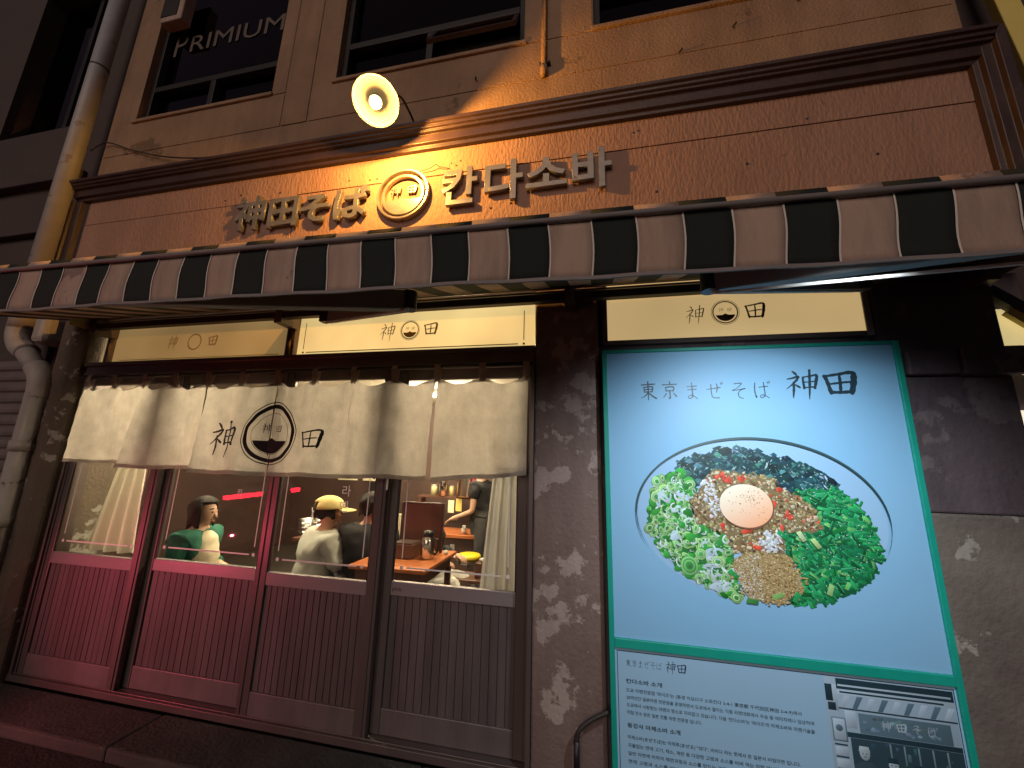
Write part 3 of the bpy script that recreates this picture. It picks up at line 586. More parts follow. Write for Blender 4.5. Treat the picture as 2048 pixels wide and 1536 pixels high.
for k_ in range(NP):
    p_ = MB(); nx, nz = 34, 26; vs = []; g_ = .004 if k_ in (0,1,2) else .006
    for b in range(nz+1):
        t = b/nz
        for a in range(nx+1):
            u = a/nx; x = X0+k_*PW+g_+(PW-2*g_)*u; z = ztop(u)+(zbot(k_,u)-ztop(u))*t
            pinch = .02*t*(1 if u < .5 else -1)*(abs(u-.5)*2)**3*(1.0 if k_ in (3,4) else .25)
            vs.append((x+pinch, ny(x,z)+.018*math.sin(2*math.pi*2*u+1.2)*(1-t)**6, z))
    p_.add(vs, [(b*(nx+1)+a, b*(nx+1)+a+1, (b+1)*(nx+1)+a+1, (b+1)*(nx+1)+a) for b in range(nz) for a in range(nx)])
    po = p_.build('cloth_panel', 'linen', Nn, smooth=True)
    hmv = []; 
    for a in range(nx+1):
        v1 = vs[nz*(nx+1)+a]; v2 = vs[(nz-1)*(nx+1)+a]; hmv += [(v2[0],v2[1]-.0022,v2[2]+.002),(v1[0],v1[1]-.0022,v1[2]-.001)]
    MB().add(hmv, [(2*a,2*a+1,2*a+3,2*a+2) for a in range(nx)]).build('hem', 'linen', po, smooth=True)
    for u in (.0,.5):
        x = X0+(k_+u)*PW+(.03 if k_ == 0 and u == 0 else .0)
        lp_ = MB(); vs2 = []
        for a, (dy, dz) in enumerate(((-.004,-.03),(-.014,.02),(-.019,.055),(-.013,.082),(.0,.090),(.013,.082),(.019,.055),(.012,.02),(.002,-.02))):
            for q in (-.021,.021): vs2.append((x+q, -.105+dy, ZT+dz))
        lp_.add(vs2, [(2*a,2*a+1,2*a+3,2*a+2) for a in range(8)]); lp_.build('loop', 'linen', Nn, smooth=True)
x = X0+NP*PW-.02
MB().add([(x+q,-.105+dy,ZT+dz) for dy,dz in ((-.004,-.03),(-.016,.04),(-.012,.082),(.0,.09),(.013,.08),(.015,.03),(.002,-.02)) for q in (-.021,.021)], [(2*a,2*a+1,2*a+3,2*a+2) for a in range(6)]).build('loop', 'linen', Nn, smooth=True)
MB().tube([(-3.985,-.105,2.100),(-.345,-.105,2.112)], .0105, 12).build('rod', 'iron_black', Nn, smooth=True)
def tear(t, r): return (r*math.cos(t)*(1-.20*max(0,math.sin(t))**1.5), r*math.sin(t)*(1.12 if math.sin(t) > 0 else 1.0))
lay = lambda x, z: ny(x, z)-.006
pr = MB(); strokes(pr, '神', -2.605, 1.535, .262, .215, lay, 1.15, .02, 2e-4); strokes(pr, '田', -1.845, 1.578, .165, .13, lay, .85, 0, 2e-4)
cx2, cz2 = -2.088, 1.668
ring_flat(pr, cx2, cz2, .192, .198, lay, 3e-4, 72, shape=tear); ring_flat(pr, cx2, cz2, .158, .182, lay, 3e-4, 72, shape=tear); ring_flat(pr, cx2, cz2, .128, .131, lay, 3e-4, 72, shape=tear)
mountain(pr, cx2, cz2, .124, lay, 3e-4, base=-.32, shape=tear, n=48)
strokes(pr, '神', cx2-.075, cz2+.012, .058, .062, lay, 1.2, 0, 2e-4); strokes(pr, '田', cx2+.022, cz2+.016, .048, .045, lay, .9, 0, 2e-4)
pr.build('brush_print', 'ink', Nn, smooth=False)

# ================================================================== POSTER
P = thing('menu_poster_sign', 'tall teal-framed poster sign with a noodle bowl beside the pillar', 'sign')
PX0, PX1, PZ1, PZ0, PY = .061, 1.498, 2.168, -.02, -.120
fr = .026
for (a,b,c,d) in ((PX0,PX0+fr,PZ0,PZ1),(PX1-fr,PX1,PZ0,PZ1),(PX0+fr,PX1-fr,PZ1-fr*.7,PZ1),(PX0+fr,PX1-fr,.648,.690),(PX0+fr,PX1-fr,PZ0,PZ0+fr)):
    MB().box(a,b,PY-.012,-.0365,c,d).build('frame', 'teal', P, bevel=.003)
MB().box(PX0+fr,PX1-fr,PY,-.0368,.6905,PZ1-fr*.7-.0005).build('upper_panel', 'poster_blue', P)
low = MB().box(PX0+fr,PX1-fr,PY,-.0368,PZ0+fr,.6475).build('lower_panel', 'poster_blue_low', P)
ly = flat(PY-.0004); xx = .258
for ch, adv, sz in (('東',.112,.100),('京',.118,.098),('ま',.112,.088),('ぜ',.118,.088),('そ',.108,.085),('ば',.10,.088)):
    chr_part(ch, xx, 1.882, sz*.92, sz, ly, 1.5, .0, 'poster_ink', P); xx += adv
chr_part('神', .975, 1.888, .155, .138, ly, 1.2, .012, 'poster_ink', P); chr_part('田', 1.150, 1.893, .150, .125, ly, 1.3, 0, 'poster_ink', P)
q = MB(); xx = .136
for ch in '東京まぜそば': chr_part(ch, xx, .568, .026, .030, ly, 1.2, 0, 'poster_ink', low, lift=5e-5); xx += .0285
chr_part('神', .318, .562, .048, .048, ly, 1.0, .004, 'poster_ink', low, lift=5e-5); chr_part('田', .372, .564, .042, .040, ly, 1.0, 0, 'poster_ink', low, lift=5e-5)
bx0, bx1, bz1 = PX0+fr+.010, PX1-fr-.008, .634
for (a,b,c,d) in ((bx0,bx0+.003,.02,bz1),(bx1-.003,bx1,.02,bz1),(bx0+.003,bx1-.003,bz1-.003,bz1)): q.box(a,b,PY-.0006,PY-.0001,c,d)
q.build('print_line', 'poster_ink', low)
for body, z, h, wd in rows: text('print_text', body, .136, z, PY-.0005, h, 'poster_ink', low, width=wd, off=.0002 if h < .02 else .0005)
# --- the bowl picture: flat printed shapes, each a hair above the last
rnd = random.Random(3)
class Print(MB):
    def __init__(s, y, step): super().__init__(); s.cols = []; s.y = y; s.step = step
    def tone(s, pts, col, g=.42):                        # the print's own light and dark within each morsel
        cx_ = sum(p[0] for p in pts)/len(pts); cz_ = sum(p[1] for p in pts)/len(pts); r_ = max(1e-5, max(math.hypot(p[0]-cx_, p[1]-cz_) for p in pts))
        return [tuple(max(0, min(1, c*(1+g*((p[0]-cx_)*-.55+(p[1]-cz_)*.83)/r_))) for c in col) for p in pts]
    def poly(s, pts, col, g=.42):
        s.y -= s.step; y = s.y; o = len(s.v); s.v += [(x,y,z) for x,z in pts]; s.f.append(tuple(range(o,o+len(pts)))); s.mi.append(0); s.cols.append(s.tone(pts, col, g if len(pts) < 20 else 0))
    def strip(s, A_, B_, col):
        s.y -= s.step; y = s.y; n = len(A_); o = len(s.v); s.v += [(x,y,z) for x,z in A_]+[(x,y,z) for x,z in B_]
        tt = s.tone(list(A_)+list(B_), col, .3)
        for i in range(n-1): s.f.append((o+i,o+i+1,o+n+i+1,o+n+i)); s.mi.append(0); s.cols.append([tt[i],tt[i+1],tt[n+i+1],tt[n+i]])
    def ell(s, x, z, rx, rz, col, a=0, n=9, wob=0):
        ca, sa_ = math.cos(a), math.sin(a); pts = []
        for k in range(n):
            t = 2*math.pi*k/n; w_ = 1+wob*rnd.uniform(-1,1); u, v = rx*math.cos(t)*w_, rz*math.sin(t)*w_; pts.append((x+u*ca-v*sa_, z+u*sa_+v*ca))
        s.poly(pts, col)
    def ringp(s, x, z, rx, rz, th, col, a=0, a0=0, a1=2*math.pi, n=16):
        ca, sa_ = math.cos(a), math.sin(a); A_ = []; B_ = []
        for k in range(n+1):
            t = a0+(a1-a0)*k/n
            for S_, f in ((A_, 1), (B_, th)):
                u, v = rx*f*math.cos(t), rz*f*math.sin(t); S_.append((x+u*ca-v*sa_, z+u*sa_+v*ca))
        s.strip(A_, B_, col)
def jit(c, a=.15):
    f = 1+rnd.uniform(-a,a); return tuple(max(0,min(1,x*f*(1+rnd.uniform(-a*.4,a*.4)))) for x in c)
BCX, BCZ, BRX, BRZ = .776, 1.285, .56, .39
def zp(zx, zy): return (BCX+(zx-1032)/917*BRX, BCZ-(zy-748)/617*BRZ)
def inside(p, poly):
    c = False; n = len(poly); j = n-1
    for i in range(n):
        if (poly[i][1] > p[1]) != (poly[j][1] > p[1]) and p[0] < (poly[j][0]-poly[i][0])*(p[1]-poly[i][1])/(poly[j][1]-poly[i][1])+poly[i][0]: c = not c
        j = i
    return c
def inbowl(p): return ((p[0]-BCX)/(BRX*.985))**2+((p[1]-BCZ)/(BRZ*.995))**2 < 1
def scatter(poly, n):
    xs_ = [p[0] for p in poly]; zs_ = [p[1] for p in poly]; out = []
    while len(out) < n:
        p = (rnd.uniform(min(xs_),max(xs_)), rnd.uniform(min(zs_),max(zs_)))
        if inside(p, poly) and inbowl(p): out.append(p)
    return out
F = Print(PY-.0003, 1.6e-6); Z = lambda L_: [zp(*p) for p in L_]
F.ell(BCX, BCZ, BRX*.985, BRZ*.985, (.30,.53,.80), n=72)                         # bowl inside
nori = Z([(450,320),(700,255),(820,205),(1000,205),(1170,260),(1300,270),(1450,330),(1540,390),(1655,480),(1640,560),(1350,560),(1200,500),(1150,450),(750,420),(600,520),(460,430)])
left = Z([(305,450),(450,405),(570,430),(610,540),(540,680),(590,820),(800,870),(850,1010),(850,1100),(880,1365),(700,1300),(420,1150),(270,1000),(200,820),(215,640)])
right = Z([(1330,540),(1640,515),(1760,620),(1850,770),(1870,960),(1820,1130),(1650,1260),(1400,1345),(1180,1365),(1290,1100),(1220,1000),(1170,830),(1420,810),(1480,760),(1430,640)])
mince = Z([(700,430),(760,385),(1200,430),(1220,510),(1340,550),(1450,650),(1500,790),(1400,835),(1160,830),(1220,920),(1215,1015),(850,1005),(800,880),(580,800),(545,640),(640,520)])
ses = Z([(830,1080),(920,1005),(1240,1005),(1300,1130),(1310,1240),(1150,1345),(940,1335),(860,1200)])
def ragged(poly, seg=.012, j=.007):
    out = []
    for i in range(len(poly)):
        a, b = poly[i], poly[(i+1)%len(poly)]; n = max(1, int(math.hypot(b[0]-a[0], b[1]-a[1])/seg))
        for k in range(n):
            q = (a[0]+(b[0]-a[0])*k/n+rnd.uniform(-j,j), a[1]+(b[1]-a[1])*k/n+rnd.uniform(-j,j)); out.append(q if inbowl(q) else (BCX+(q[0]-BCX)*.97, BCZ+(q[1]-BCZ)*.97))
    return out
F.poly(ragged(left), (.02,.20,.045)); F.poly(ragged(right), (.005,.11,.045)); F.poly(ragged(nori,.02,.012), (.008,.05,.065))
for i in range(330):                                                               # nori shards
    p = scatter(nori,1)[0]; s_ = rnd.uniform(.010,.034); c = jit((.010,.055,.070),.6) if rnd.random() < .78 else jit((.06,.20,.22),.5)
    F.poly([(p[0]+s_*rnd.uniform(.5,1.1)*math.cos(t+rnd.uniform(-.4,.4)), p[1]+s_*rnd.uniform(.35,.8)*math.sin(t+rnd.uniform(-.4,.4))) for t in (0,1.5,3.1,4.6)], c)
for i in range(130):
    p = scatter(nori,1)[0]; a = rnd.uniform(0,3.1); L_ = rnd.uniform(.004,.018); w_ = rnd.uniform(.0015,.006)
    F.poly([(p[0]+u*L_*math.cos(a)-v*w_*math.sin(a), p[1]+u*L_*math.sin(a)+v*w_*math.cos(a)) for u, v in ((-1,-.3),(0,-1),(1,.2),(.1,1))], jit((.30,.46,.56) if rnd.random() < .5 else (.04,.14,.17),.4))
for i in range(620):                                                               # chopped chives
    p = scatter(right,1)[0]; a = rnd.gauss(-.5,.8); L_ = rnd.uniform(.012,.034); w_ = rnd.uniform(.005,.011); r0 = rnd.random()
    c = jit((.006,.17,.060),.5) if r0 < .62 else jit((.015,.32,.11),.35) if r0 < .93 else jit((.16,.46,.14),.3)
    F.poly([(p[0]+u*L_*math.cos(a)-v*w_*math.sin(a), p[1]+u*L_*math.sin(a)+v*w_*math.cos(a)) for u, v in ((-1,-.8),(.9,-1),(1,.7),(-.85,1))], c)
    if r0 > .4: F.poly([(p[0]+u*L_*math.cos(a)-v*w_*math.sin(a), p[1]+u*L_*math.sin(a)+v*w_*math.cos(a)) for u, v in ((-.9,.35),(.9,.25),(.9,.6),(-.8,.75))], jit((.05,.42,.17),.4))
for i in range(380):                                                               # sliced spring onion rings
    p = scatter(left,1)[0]; rx = rnd.uniform(.010,.030); rz = rx*rnd.uniform(.45,.95); a = rnd.uniform(0,3.1); r0 = rnd.random()
    if r0 < .25: F.ell(p[0], p[1], rx, rz, jit((.03,.30,.045),.5), a, 10)
    elif r0 < .70:
        F.ell(p[0], p[1], rx, rz, jit((.05,.30,.06),.4), a, 12); F.ringp(p[0], p[1], rx, rz, .70, jit((.30,.60,.22),.3), a); F.ringp(p[0], p[1], rx*.62, rz*.62, .66, jit((.42,.66,.42),.3), a)
    else: F.ringp(p[0], p[1], rx, rz, .60, jit((.55,.70,.74),.2), a, rnd.uniform(0,3), rnd.uniform(4,6.2), 12)
for (zx,zy,rx,ry,a) in ((340,600,.045,.018,1.2),(430,690,.026,.014,.5),(680,1000,.035,.025,.3),(700,1110,.05,.013,-.2),(760,1270,.045,.03,.5),(450,910,.03,.02,.2),(500,590,.035,.015,.1)):
    for j in range(5):
        p = zp(zx+rnd.gauss(0,26),zy+rnd.gauss(0,24)); F.ringp(p[0],p[1],rx*rnd.uniform(.5,.9),ry*rnd.uniform(.5,.9),rnd.uniform(.2,.55),jit((.46,.64,.74),.15),a+rnd.gauss(0,.5),rnd.uniform(0,2),rnd.uniform(4,6.2),12)
p = zp(510,1125); F.ell(p[0],p[1],.042,.046,(.03,.33,.07),.2,18); F.ringp(p[0],p[1],.040,.044,.78,(.25,.58,.22)); F.ringp(p[0],p[1],.026,.028,.70,(.20,.52,.18)); F.ell(p[0],p[1],.012,.012,(.05,.22,.06))
F.poly(ragged(mince,.010,.010), (.22,.165,.085))
for i in range(1250):                                                               # minced topping
    p = scatter(mince,1)[0]; r0 = rnd.random(); c = jit((.34,.28,.14),.35) if r0 < .45 else jit((.58,.52,.36),.25) if r0 < .74 else jit((.12,.075,.035),.4) if r0 < .95 else jit((.55,.10,.05),.3)
    p = (p[0]+rnd.gauss(0,.006), p[1]+rnd.gauss(0,.006)); s_ = rnd.uniform(.003,.010); F.ell(p[0], p[1], s_, s_*rnd.uniform(.5,.9), c, rnd.uniform(0,3), 6, .25)
for (zx,zy) in ((700,570),(730,640),(740,720),(1110,870),(1150,900),(1140,960),(690,500),(1090,910)):
    for j in range(16):
        p = zp(zx+rnd.gauss(0,34), zy+rnd.gauss(0,30)); F.ell(p[0], p[1], rnd.uniform(.004,.013), rnd.uniform(.003,.009), jit((.60,.66,.74),.15), rnd.uniform(0,3), 7, .25)
for (zx,zy) in ((830,450),(790,430),(860,470),(960,455),(1230,520),(1190,640),(1270,710),(1210,820),(960,850),(1030,960),(790,820)):
    for j in range(3):
        p = zp(zx+rnd.uniform(-22,22), zy+rnd.uniform(-18,18)); F.ell(p[0], p[1], rnd.uniform(.008,.019), rnd.uniform(.006,.011), jit((.62,.08,.045),.3), rnd.uniform(0,3), 7, .25)
F.poly(ragged(ses,.008,.008), (.38,.29,.14))
for i in range(1300):                                                               # sesame powder
    p = scatter(ses,1)[0]; zx = (p[0]-BCX)/BRX*917+1032; wt = zx < 1030 and rnd.random() < .5
    c = jit((.62,.60,.52),.2) if wt else jit(rnd.choice(((.50,.38,.18),(.34,.23,.09),(.58,.47,.26),(.22,.14,.05))),.2)
    s_ = rnd.uniform(.002,.0055); F.ell(p[0], p[1], s_, s_*.8, c, 0, 5, .2)
for i in range(60):
    t = rnd.uniform(0,6.28); zx, zy = 1075+245*math.cos(t)*rnd.uniform(.95,1.1), 1175+175*math.sin(t)*rnd.uniform(.95,1.1); p = zp(zx,zy)
    if inbowl(p): F.ell(p[0],p[1],rnd.uniform(.003,.010),rnd.uniform(.003,.007),jit((.42,.30,.13),.3),0,6,.3)
for (zx,zy,a,c) in ((1130,1290,.4,(.22,.46,.14)),(1255,1290,1.2,(.02,.33,.10)),(1340,860,-1,(.45,.62,.35)),(1435,905,-.9,(.40,.60,.25)),(1490,1220,1.3,(.30,.55,.22)),(830,1160,-.6,(.02,.33,.08)),(1210,860,-.7,(.01,.30,.10)),(950,1340,0,(.05,.25,.06))):
    p = zp(zx,zy); L_, w_ = .026, .012; F.poly([(p[0]+u*L_*math.cos(a)-v*w_*math.sin(a), p[1]+u*L_*math.sin(a)+v*w_*math.cos(a)) for u, v in ((-1,-.8),(.9,-1),(1,.7),(-.85,1))], c)
for poly_, n_ in ((right,150),(left,120),(nori,60),(mince,90)):                       # wet glints
    for p in scatter(poly_, n_): F.ell(p[0],p[1],rnd.uniform(.0015,.0045),rnd.uniform(.001,.002),jit((.62,.74,.76),.2),rnd.uniform(0,3),5,.3)
ex, ez = zp(965,655); erx, erz = 196/917*BRX, 163/617*BRZ                           # egg yolk
F.ell(ex+.004, ez-.006, erx*1.02, erz*1.02, (.20,.10,.05), n=40)
F.y -= F.step*4; o = len(F.v); nr, na = 9, 40
def eggc(u, v):
    d = max(0, min(1, .5+.55*(u*.55-v*.75))); a_ = (.84,.84,.72); b_ = (.88,.46,.27); return tuple(p_*(1-d)+q_*d for p_, q_ in zip(a_, b_))
for i in range(nr+1):
    for k in range(na):
        t = 2*math.pi*k/na; u, v = i/nr*math.cos(t), i/nr*math.sin(t); F.v.append((ex+u*erx, F.y, ez+v*erz))
for i in range(nr):
    for k in range(na):
        ids = (o+i*na+k, o+i*na+(k+1)%na, o+(i+1)*na+(k+1)%na, o+(i+1)*na+k); F.f.append(ids); F.mi.append(0)
        F.cols.append([eggc((F.v[j][0]-ex)/erx, (F.v[j][2]-ez)/erz) for j in ids])
for i in range(90):
    if i < 55: zx, zy = rnd.gauss(1005,38), rnd.gauss(590,38)
    else: zx, zy = rnd.uniform(800,1120), rnd.uniform(520,800)
    u, v = (zx-965)/208, (zy-655)/172
    if u*u+v*v < .9:
        p = zp(zx,zy); F.ell(p[0],p[1],rnd.uniform(.0012,.0042),rnd.uniform(.001,.0025),jit((.20,.09,.03) if i%3 else (.45,.30,.08),.3),rnd.uniform(0,3),5,.3)
A_ = []; B_ = []                                                                   # rim line
for k in range(73):
    t = R(-22+k*228/72); wv = .0022+.0042*max(0,math.sin(t))**.6; wv *= min(1, k/8, (72-k)/6)
    A_.append((BCX+(BRX+wv)*math.cos(t), BCZ+(BRZ+wv)*math.sin(t))); B_.append((BCX+(BRX-wv)*math.cos(t), BCZ+(BRZ-wv)*math.sin(t)))
F.strip(A_, B_, (.035,.085,.10))
F.build('bowl_print', 'print_food', P, fix=False)
# --- black and white shop photograph on the lower panel
H = Print(PY-.0003, 4e-6)
def rc(x0,x1,z0,z1,c): H.poly([(x0,z0),(x1,z0),(x1,z1),(x0,z1)], c)
a0, a1, b0, b1 = .985, 1.458, .02, .630; DK = (.012,.04,.06); MD = (.09,.17,.23); LT = (.28,.40,.52); PL = (.40,.54,.68)
rc(a0,a1,b0,b1,LT); rc(1.03,a1,.585,b1-.004,DK); rc(1.035,a1-.01,.596,.603,PL); rc(1.03,a1,.565,.583,PL); rc(1.04,1.42,.570,.577,DK)
for i in range(9): x_ = 1.035+i*.047; H.poly([(x_,.515),(x_+.018,.515),(x_+.045,.562),(x_+.022,.562)], MD if i%2 else PL)
rc(1.03,a1,.508,.514,DK); rc(1.05,1.09,.44,.505,PL); rc(1.10,1.43,.425,.500,MD)
for i in range(26): x_ = 1.11+rnd.uniform(0,.29); z_ = .435+rnd.uniform(0,.055); H.ell(x_, z_, rnd.uniform(.005,.018), rnd.uniform(.003,.008), jit((.16,.26,.34),.5), rnd.uniform(-.5,.5), 7, .2)
for i, x_ in enumerate((1.18,1.235,1.29,1.345)): strokes(H, '神' if i == 0 else '田' if i == 1 else 'そ' if i == 2 else 'ば', x_, .448, .038, .034, flat(H.y-2e-5), 1.4, 0, 1e-6)
H.cols += [(.36,.48,.58)]*(len(H.f)-len(H.cols)); H.y -= 1.2e-4
rc(1.04,a1,.405,.424,DK); rc(1.06,a1,b0,.404,(.02,.05,.07)); rc(a0,1.03,.50,.60,PL); rc(.985,1.012,.535,.60,DK); rc(.99,1.02,.50,.53,DK)
rc(.995,1.05,.385,.475,(.12,.22,.30)); rc(1.0,1.045,.39,.47,PL); H.ell(1.022,.435,.014,.013,MD)
for j in range(5): rc(.998,1.046,.37-j*.045,.376-j*.045,DK); rc(.998,1.046,.335-j*.045,.365-j*.045,PL)
for i in range(5): rc(1.20+i*.05,1.206+i*.05,.33,.40,(.15,.24,.3))
for i in range(34): x_ = rnd.uniform(1.07,1.45); z_ = rnd.uniform(.03,.40); rc(x_,x_+rnd.uniform(.004,.02),z_,z_+rnd.uniform(.004,.03),jit((.05,.10,.14),.7))
for (x_,z_,s_) in ((1.105,.352,1.0),(1.205,.325,.95),(1.29,.312,.9)):
    H.poly([(x_-.05*s_,.06),(x_+.05*s_,.06),(x_+.045*s_,z_-.05),(x_+.02*s_,z_-.03),(x_-.02*s_,z_-.03),(x_-.045*s_,z_-.05)], (.035,.07,.095)); H.ell(x_,z_,.019*s_,.025*s_,(.36,.47,.56),0,14)
    H.poly([(x_-.021*s_,z_+.006),(x_+.021*s_,z_+.006),(x_+.017*s_,z_+.026),(x_-.017*s_,z_+.026)], (.42,.54,.64) if s_ == 1.0 else DK); H.ell(x_-.007,z_-.001,.003,.002,DK); H.ell(x_+.007,z_-.001,.003,.002,DK); H.ell(x_,z_-.012,.005,.0015,DK)
H.build('photo_print', 'print_photo', low, fix=False)
# the small spotlight that washes the poster, clamped to the back of the awning's front rail
SL = thing('poster_spotlight', 'small clamp spotlight behind the awning valance aimed at the poster', 'spotlight')
sp_, aim = Vector((.80,-1.20,2.13)), Vector((.79,-.12,1.10)); dv = (aim-sp_).normalized()
MB().lathe([(.0,-.05),(.022,-.05),(.026,-.02),(.034,.02),(.036,.024),(.033,.024),(.02,-.01),(.0,-.012)], sp_, 20, dv).build('housing', 'black_plastic', SL)
MB().lathe([(.0,.004),(.03,.008)], sp_, 20, dv).build('lens', 'led_lit', SL)
MB().bar(sp_-dv*.03, (sp_.x, -1.27, 2.23), .014, .008).build('clamp', 'iron_black', SL)
sl = bpy.data.lights.new('poster_light', 'SPOT'); so = bpy.data.objects.new('poster_light', sl); C.objects.link(so); so.location = sp_+dv*.03
so.rotation_euler = dv.to_track_quat('-Z','Y').to_euler(); sl.energy = 90; sl.color = (.88,.96,1.0); sl.spot_size = R(116); sl.spot_blend = 1.0; sl.shadow_soft_size = .03; so.parent = SL

# ================================================================== PIPES, CABLES
D1 = thing('downpipe', 'tall pale downpipe with an offset bend at the left edge', 'pipe')
MB().tube([(-4.665,-.17,7.5),(-4.665,-.17,2.62)], .068, 24).build('pipe', 'pvc', D1, smooth=True)
MB().tube([(-4.665,-.17,2.72),(-4.665,-.17,2.52)], .078, 24).build('collar', 'pvc_old', D1, smooth=True)
MB().tube(catmull([(-4.665,-.17,2.56),(-4.66,-.17,2.46),(-4.60,-.17,2.37),(-4.50,-.17,2.31)],5), .075, 24).build('elbow', 'pvc_old', D1, smooth=True)
MB().tube([(-4.58,-.17,2.36),(-4.30,-.17,2.145)], .064, 24).build('offset_pipe', 'pvc_old', D1, smooth=True)
MB().tube(catmull([(-4.34,-.17,2.18),(-4.27,-.17,2.11),(-4.235,-.17,2.02),(-4.23,-.17,1.93)],5), .075, 24).build('elbow', 'pvc_old', D1, smooth=True)
MB().tube([(-4.23,-.18,1.97),(-4.21,-.18,-.06)], .066, 24).build('pipe', 'pvc_old', D1, smooth=True)
for z in (1.52,.98): MB().tube([(-4.225,-.18,z),(-4.225,-.18,z+.08)], .076, 24).build('collar', 'pvc_old', D1, smooth=True)
MB().tube([(-4.665,-.17,5.20),(-4.665,-.17,5.215)], .0705, 24).build('strap', 'iron_black', D1)
MB().box(-4.44,-4.30,-.22,-.04,2.38,2.62).build('hopper', 'pvc_old', D1, bevel=.04)
nt_ = MB().box(-4.275,-4.15,-.2585,-.2565,.76,1.0).build('notice', 'paper_old', D1)
for i in range(9): MB().box(-4.265,-4.16-.03*(i%3==2),-.2592,-.2587,.965-i*.021,.969-i*.021).build('print_line', 'arm_grey', nt_)
D2 = thing('thin_wall_pipe', 'narrow capped pipe hanging on the stucco right of the middle window', 'pipe')
MB().tube([(-.298,-.08,7.2),(-.298,-.08,4.33)], .020, 14).build('pipe', 'stucco', D2, smooth=True); MB().tube([(-.298,-.08,4.335),(-.298,-.08,4.26)], .026, 14).build('cap', 'stucco', D2, smooth=True); MB().box(-.33,-.25,-.085,-.05,4.36,4.375).build('clip', 'iron_black', D2)
cb = MB().tube(catmull([(-4.60,-.10,4.32),(-4.45,-.085,4.40),(-4.1,-.08,4.26),(-3.7,-.09,4.12),(-3.3,-.11,4.02),(-3.0,-.14,3.962)],6), .006, 8).build('wall_cable', 'iron_black', smooth=True); tag(cb, 'dark cable sagging from the downpipe to the cornice', 'cable')
cb = MB().tube(catmull([(-1.22,-.07,3.60),(-1.12,-.078,3.612),(-1.08,-.085,3.63),(-1.05,-.075,3.615),(-.98,-.062,3.60)],6), .003, 6).build('sign_wire', 'iron_black', smooth=True); tag(cb, 'thin loose wire beside the round sign emblem', 'wire')
hk = thing('iron_hook_pipe', 'bent black iron pipe stub low on the flaking pillar', 'pipe')
MB().tube(catmull([(.058,-.10,.355),(-.03,-.115,.315),(-.085,-.125,.275),(-.103,-.125,.235),(-.103,-.125,.205)],5), .011, 10).build('bend', 'iron_black', hk, smooth=True); MB().tube([(-.103,-.125,.222),(-.103,-.125,.09)], .015, 12).build('sleeve', 'black_plastic', hk, smooth=True)
for (x,z,lb) in ((.62,4.27,'rusty nail stub just above the cornice, right of the thin wall pipe'),(.96,4.40,'rusty nail stub under the right upper window'),(1.35,4.52,'rusty nail stub nearest the right end of the upper wall'),(-.82,4.36,'rusty nail stub below the open window sash')):
    nl = MB().tube([(x,-.054,z),(x+.012,-.085,z-.01)], .006, 8).build('wall_nail', 'iron_black'); tag(nl, lb, 'nail', 'rusty nails in the stucco')

# ================================================================== ROOM BEHIND THE DOORS
RX0, RX1, RY0, RY1, RF, RC = -5.1, 1.7, .36, 3.6, .12, 2.44
o = MB().box(RX0,RX1,.125,RY1,RF-.1,RF).build('room_floor', 'room_floor'); tag(o, kind='structure')
o = MB().box(RX0,RX1,.36,RY1,RC,RC+.1).build('room_ceiling', 'room_ceiling'); tag(o, kind='structure')
o = MB().box(RX0-.1,RX1+.1,RY1,RY1+.1,0,RC+.1).build('room_back_wall', 'room_wall'); tag(o, kind='structure')
o = MB().box(RX0-.1,RX0,.51,RY1-.001,0,RC+.1).build('room_left_wall', 'room_wall'); tag(o, kind='structure')
o = MB().box(RX1,RX1+.1,.31,RY1-.001,0,RC+.1).build('room_right_wall', 'room_wall'); tag(o, kind='structure')
for i, (y, x0, x1, lb) in enumerate(((.95,-1.30,-.55,'short lit ceiling tube over the table by the rightmost door'),(.95,-3.9,-2.7,'lit ceiling tube above the seated woman'),(2.3,-2.6,-1.2,'lit ceiling tube over the kitchen counter'))):
    t = thing('ceiling_light', lb, 'ceiling light', group='ceiling tubes in the dining room')
    MB().box(x0-.04,x1+.04,y-.05,y+.05,RC-.045,RC-.001).build('housing', 'white_cotton', t, bevel=.006); MB().tube([(x0,y,RC-.075),(x1,y,RC-.075)], .016, 12).build('tube', 'tube_lit', t, smooth=True)
    for x in (x0,x1): MB().box(x-.012,x+.012,y-.014,y+.014,RC-.085,RC-.045).build('holder', 'white_cotton', t)
def drape(name, label, xt0, xt1, xb0, xb1, y, zt, zb, mat, nf):
    m = MB(); nx, nz = 44, 22; vs = []
    for b in range(nz+1):
        t = b/nz
        s_ = .25+.75*t**.55
        for a in range(nx+1):
            u = a/nx; xl = xt0+(xb0-xt0)*t**.8; xr = xt1+(xb1-xt1)*t**.5; vs.append((xl+(xr-xl)*u, y+.028*s_*math.sin(u*nf*6.28+.7*math.sin(t*3)), zt+(zb-zt)*t))
    m.add(vs, [(b*(nx+1)+a,b*(nx+1)+a+1,(b+1)*(nx+1)+a+1,(b+1)*(nx+1)+a) for b in range(nz) for a in range(nx)]); o = m.build(name, mat, smooth=True)
    return tag(o, label, 'curtain')
drape('window_curtain', 'cream tied-back curtain inside the leftmost sliding door', -3.72,-3.52,-3.93,-3.44,.16,1.62,.78,'curtain_cloth',3.5)
drape('window_curtain', 'pale grey curtain inside the rightmost sliding door', -.60,-.41,-.70,-.39,.16,1.72,.74,'curtain_grey',4.5)
